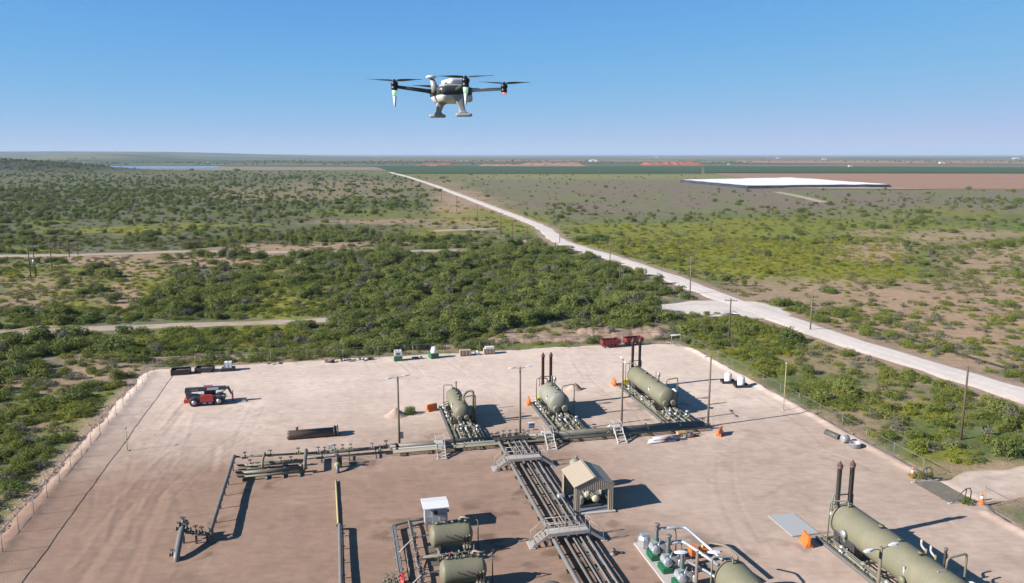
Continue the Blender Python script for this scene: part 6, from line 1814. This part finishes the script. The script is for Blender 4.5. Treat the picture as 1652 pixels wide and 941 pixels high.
turbine('faint wind turbine at the left end of the horizon', 4, 231, 13500, 75, .3)
turbine('faint wind turbine, second from the left on the horizon', 43, 231, 13800, 75, .9)
turbine('faint wind turbine, third from the left on the horizon', 113, 230, 14000, 75, 1.6)
turbine('faint wind turbine, rightmost of the four on the horizon', 198, 231, 13900, 75, .1)

# ================================================================== DRONE
DW = paint('drone_white', (0.66, 0.66, 0.67), rough=.32, dirt=.0, scale=4)
DG = paint('drone_grey', (0.36, 0.35, 0.345), rough=.4, dirt=.0, scale=4)
DD = paint('drone_dark', (0.055, 0.06, 0.065), rough=.4, dirt=.0, scale=4)
DB = paint('drone_black', (0.015, 0.015, 0.016), rough=.35, dirt=.0, scale=4)
def glow(name, c, e):
    m, nt, b = new_mat(name); b.inputs['Base Color'].default_value = rgba(c); b.inputs['Emission Color'].default_value = rgba(c); b.inputs['Emission Strength'].default_value = e
    return m
LG = glow('light_green', (.45, .85, .55), .22); LRd = glow('light_red', (.9, .35, .28), .25)
DIST = 6.6
PXM = FPX / DIST                   # picture pixels per metre at the drone
def at_px(px, py, fwd=0.0):
    a = (px - 826.0) / FPX; b = (py - 470.5) / FPX
    d = Vector((a, cp_ - b * sp_, -sp_ - b * cp_))
    d *= DIST / d.y
    return Vector((0, 0, CAM_H)) + d
dc = at_px(727, 150)
DR = bpy.data.objects.new('drone', None); COL.objects.link(DR); DR.location = dc; DR.empty_display_size = .2
DR.scale = (.95, .95, .95)
tag(DR, 'white and grey quadcopter drone hovering in the blue sky', 'drone')
K = DIST / FPX
# rounded body: superellipse sections stacked in height
def rbody(name, secs, mat, parent, rz=0.0, n=36, p=3.5):
    vs = []; fs = []
    for (z, hx, hy, ox, oy) in secs:
        for k in range(n):
            t = 2 * math.pi * k / n
            c, s_ = math.cos(t), math.sin(t)
            x = hx * math.copysign(abs(c) ** (2 / p), c); y = hy * math.copysign(abs(s_) ** (2 / p), s_)
            xr = x * math.cos(rz) - y * math.sin(rz); yr = x * math.sin(rz) + y * math.cos(rz)
            vs.append((ox + xr, oy + yr, z))
    for i in range(len(secs) - 1):
        for k in range(n):
            fs.append((i * n + k, i * n + (k + 1) % n, (i + 1) * n + (k + 1) % n, (i + 1) * n + k))
    fs.append(tuple(reversed(range(n)))); fs.append(tuple((len(secs) - 1) * n + k for k in range(n)))
    m = MB(); m._add(vs, fs, True)
    return m.build(name, mat, parent)
YAW = R(19)
rbody('upper_body', [(.036, .125, .195, 0, 0), (.042, .132, .20, 0, 0), (.058, .122, .19, 0, 0), (.064, .09, .15, 0, 0)], DG, DR, YAW, p=6)
rbody('mid_body', [(-.03, .142, .215, 0, 0), (-.026, .15, .22, 0, 0), (.026, .156, .225, 0, 0), (.036, .145, .205, 0, 0)], DD, DR, YAW, p=6)
lb = rbody('lower_body', [(-.083, .105, .17, 0, 0), (-.078, .12, .185, 0, 0), (-.045, .14, .21, 0, 0), (-.031, .142, .213, 0, 0)], DW, DR, YAW, p=6)
MB().box(-.03, .03, -.217, -.212, -.07, -.04, YAW, (0, 0)).build('hatch', DG, lb)
MB().lathe([(.03, -.232), (.028, -.238), (.018, -.24)], 'Y', (-.05, .01, .0), 16).build('front_lens', DB, DR)
rbody('battery', [(.065, .085, .12, .04, 0), (.07, .095, .13, .04, 0), (.105, .10, .135, .045, 0), (.112, .08, .11, .045, 0)], DW, DR, YAW + .08, p=6)
ms = MB().tube([(-.115, -.12, .0), (-.133, -.115, .056), (-.152, -.11, .112)], [.04, .028, .018], 12).build('antenna_mast', DG, DR)
MB().lathe([(.01, .137), (.034, .135), (.048, .126), (.046, .114), (.018, .108)], 'Z', (-.155, -.11, 0), 20).build('antenna_dome', DW, ms)
MOT = [(-88 * K, -30 * K), (30 * K, -88 * K), (88 * K, 30 * K), (-30 * K, 88 * K)]
mz = [.075, .075, .08, .075]
for q, (mx_, my_) in enumerate(MOT):
    front = q < 2
    L_ = math.hypot(mx_, my_); ux, uy = mx_ / L_, my_ / L_
    arm = MB().tube([(ux * .12, uy * .12, .0 if front else .02), (ux * .22, uy * .22, .012 if front else .03), (mx_, my_, mz[q] - .035)], [.026, .018, .013], 10).build('arm', (DD, DD, DW, DD)[q], DR)
    mo = MB().lathe([(.022, -.066), (.027, -.062), (.027, -.034), (.02, -.031), (.031, -.027), (.031, .0), (.018, .008), (.007, .026)], 'Z', (mx_, my_, mz[q]), 20).build('motor', DB, DR)
    if front:
        ft = MB().lathe([(.003, -.205), (.008, -.198), (.0165, -.115)], 'Z', (mx_, my_, mz[q]), 14).build('landing_spike', DW, DR)
        MB().lathe([(.0165, -.1145), (.022, -.0665)], 'Z', (mx_, my_, mz[q]), 14).build('marker_light', LG, ft)
    else:
        MB().lathe([(.010, -.082), (.022, -.078), (.025, -.0665)], 'Z', (mx_, my_, mz[q]), 14).build('marker_light', LRd, mo)
    # two twisted blades at rest
    ph = (R(4), R(-6), R(5), R(-172))[q]
    for s_ in (0, 1):
        a = ph + s_ * math.pi
        m = MB(); vs = []; fs = []
        N8 = 10
        for i in range(N8 + 1):
            k = i / N8; rr = .018 + .215 * k
            ch = (.016 + .026 * math.sin(math.pi * min(1, k * 1.25 + .08)) ** .8) * (1 if k < .85 else (1 - (k - .85) / .15 * .75))
            tw = R(20) * (1 - k) + R(5)
            lift = .016 + .010 * k
            for sg in (-1, 1):
                for th in (-.0012, .0012):
                    yy = sg * ch * .5 * math.cos(tw); zz = sg * ch * .5 * math.sin(tw) * (1 if q % 2 else -1)
                    vs.append((mx_ + rr * math.cos(a) - yy * math.sin(a), my_ + rr * math.sin(a) + yy * math.cos(a), mz[q] + lift + zz + th))
        for i in range(N8):
            b0 = i * 4; b1 = b0 + 4
            for (p0, p1) in ((0, 2), (2, 3), (3, 1), (1, 0)): fs.append((b0 + p0, b0 + p1, b1 + p1, b1 + p0))
        fs += [(0, 1, 3, 2), (N8 * 4, N8 * 4 + 2, N8 * 4 + 3, N8 * 4 + 1)]
        m._add(vs, fs, True); m.build('blade', DD, mo)
# landing legs with flat feet
for (x, y, mt, lean) in ((-.10, .02, DG, -.03), (.10, -.17, DG, .04)):
    lg = rbody('landing_leg', [((.03 if x > 0 else -.075), .040, .03, x - lean * 1.0, y), (-.03 if x > 0 else -.09, .046, .03, x - lean * .6, y), (-.11, .032, .028, x - lean * .1, y), (-.16, .024, .026, x + lean * .3, y), (-.175, .034, .03, x + lean * .4, y), (-.182, .05, .034, x + lean * .5, y)], mt, DR, YAW * .5, 20, 6)
    rbody('foot', [(-.21, .060, .034, x + lean * .6, y), (-.205, .070, .04, x + lean * .6, y), (-.188, .070, .04, x + lean * .6, y), (-.1825, .058, .034, x + lean * .6, y)], mt, lg, 0, 24, 7)
rbody('rear_pod', [(-.075, .02, .04, .15, .06), (-.065, .032, .055, .15, .06), (-.03, .036, .06, .145, .06), (.0, .03, .055, .14, .06)], DW, DR, YAW, 20)
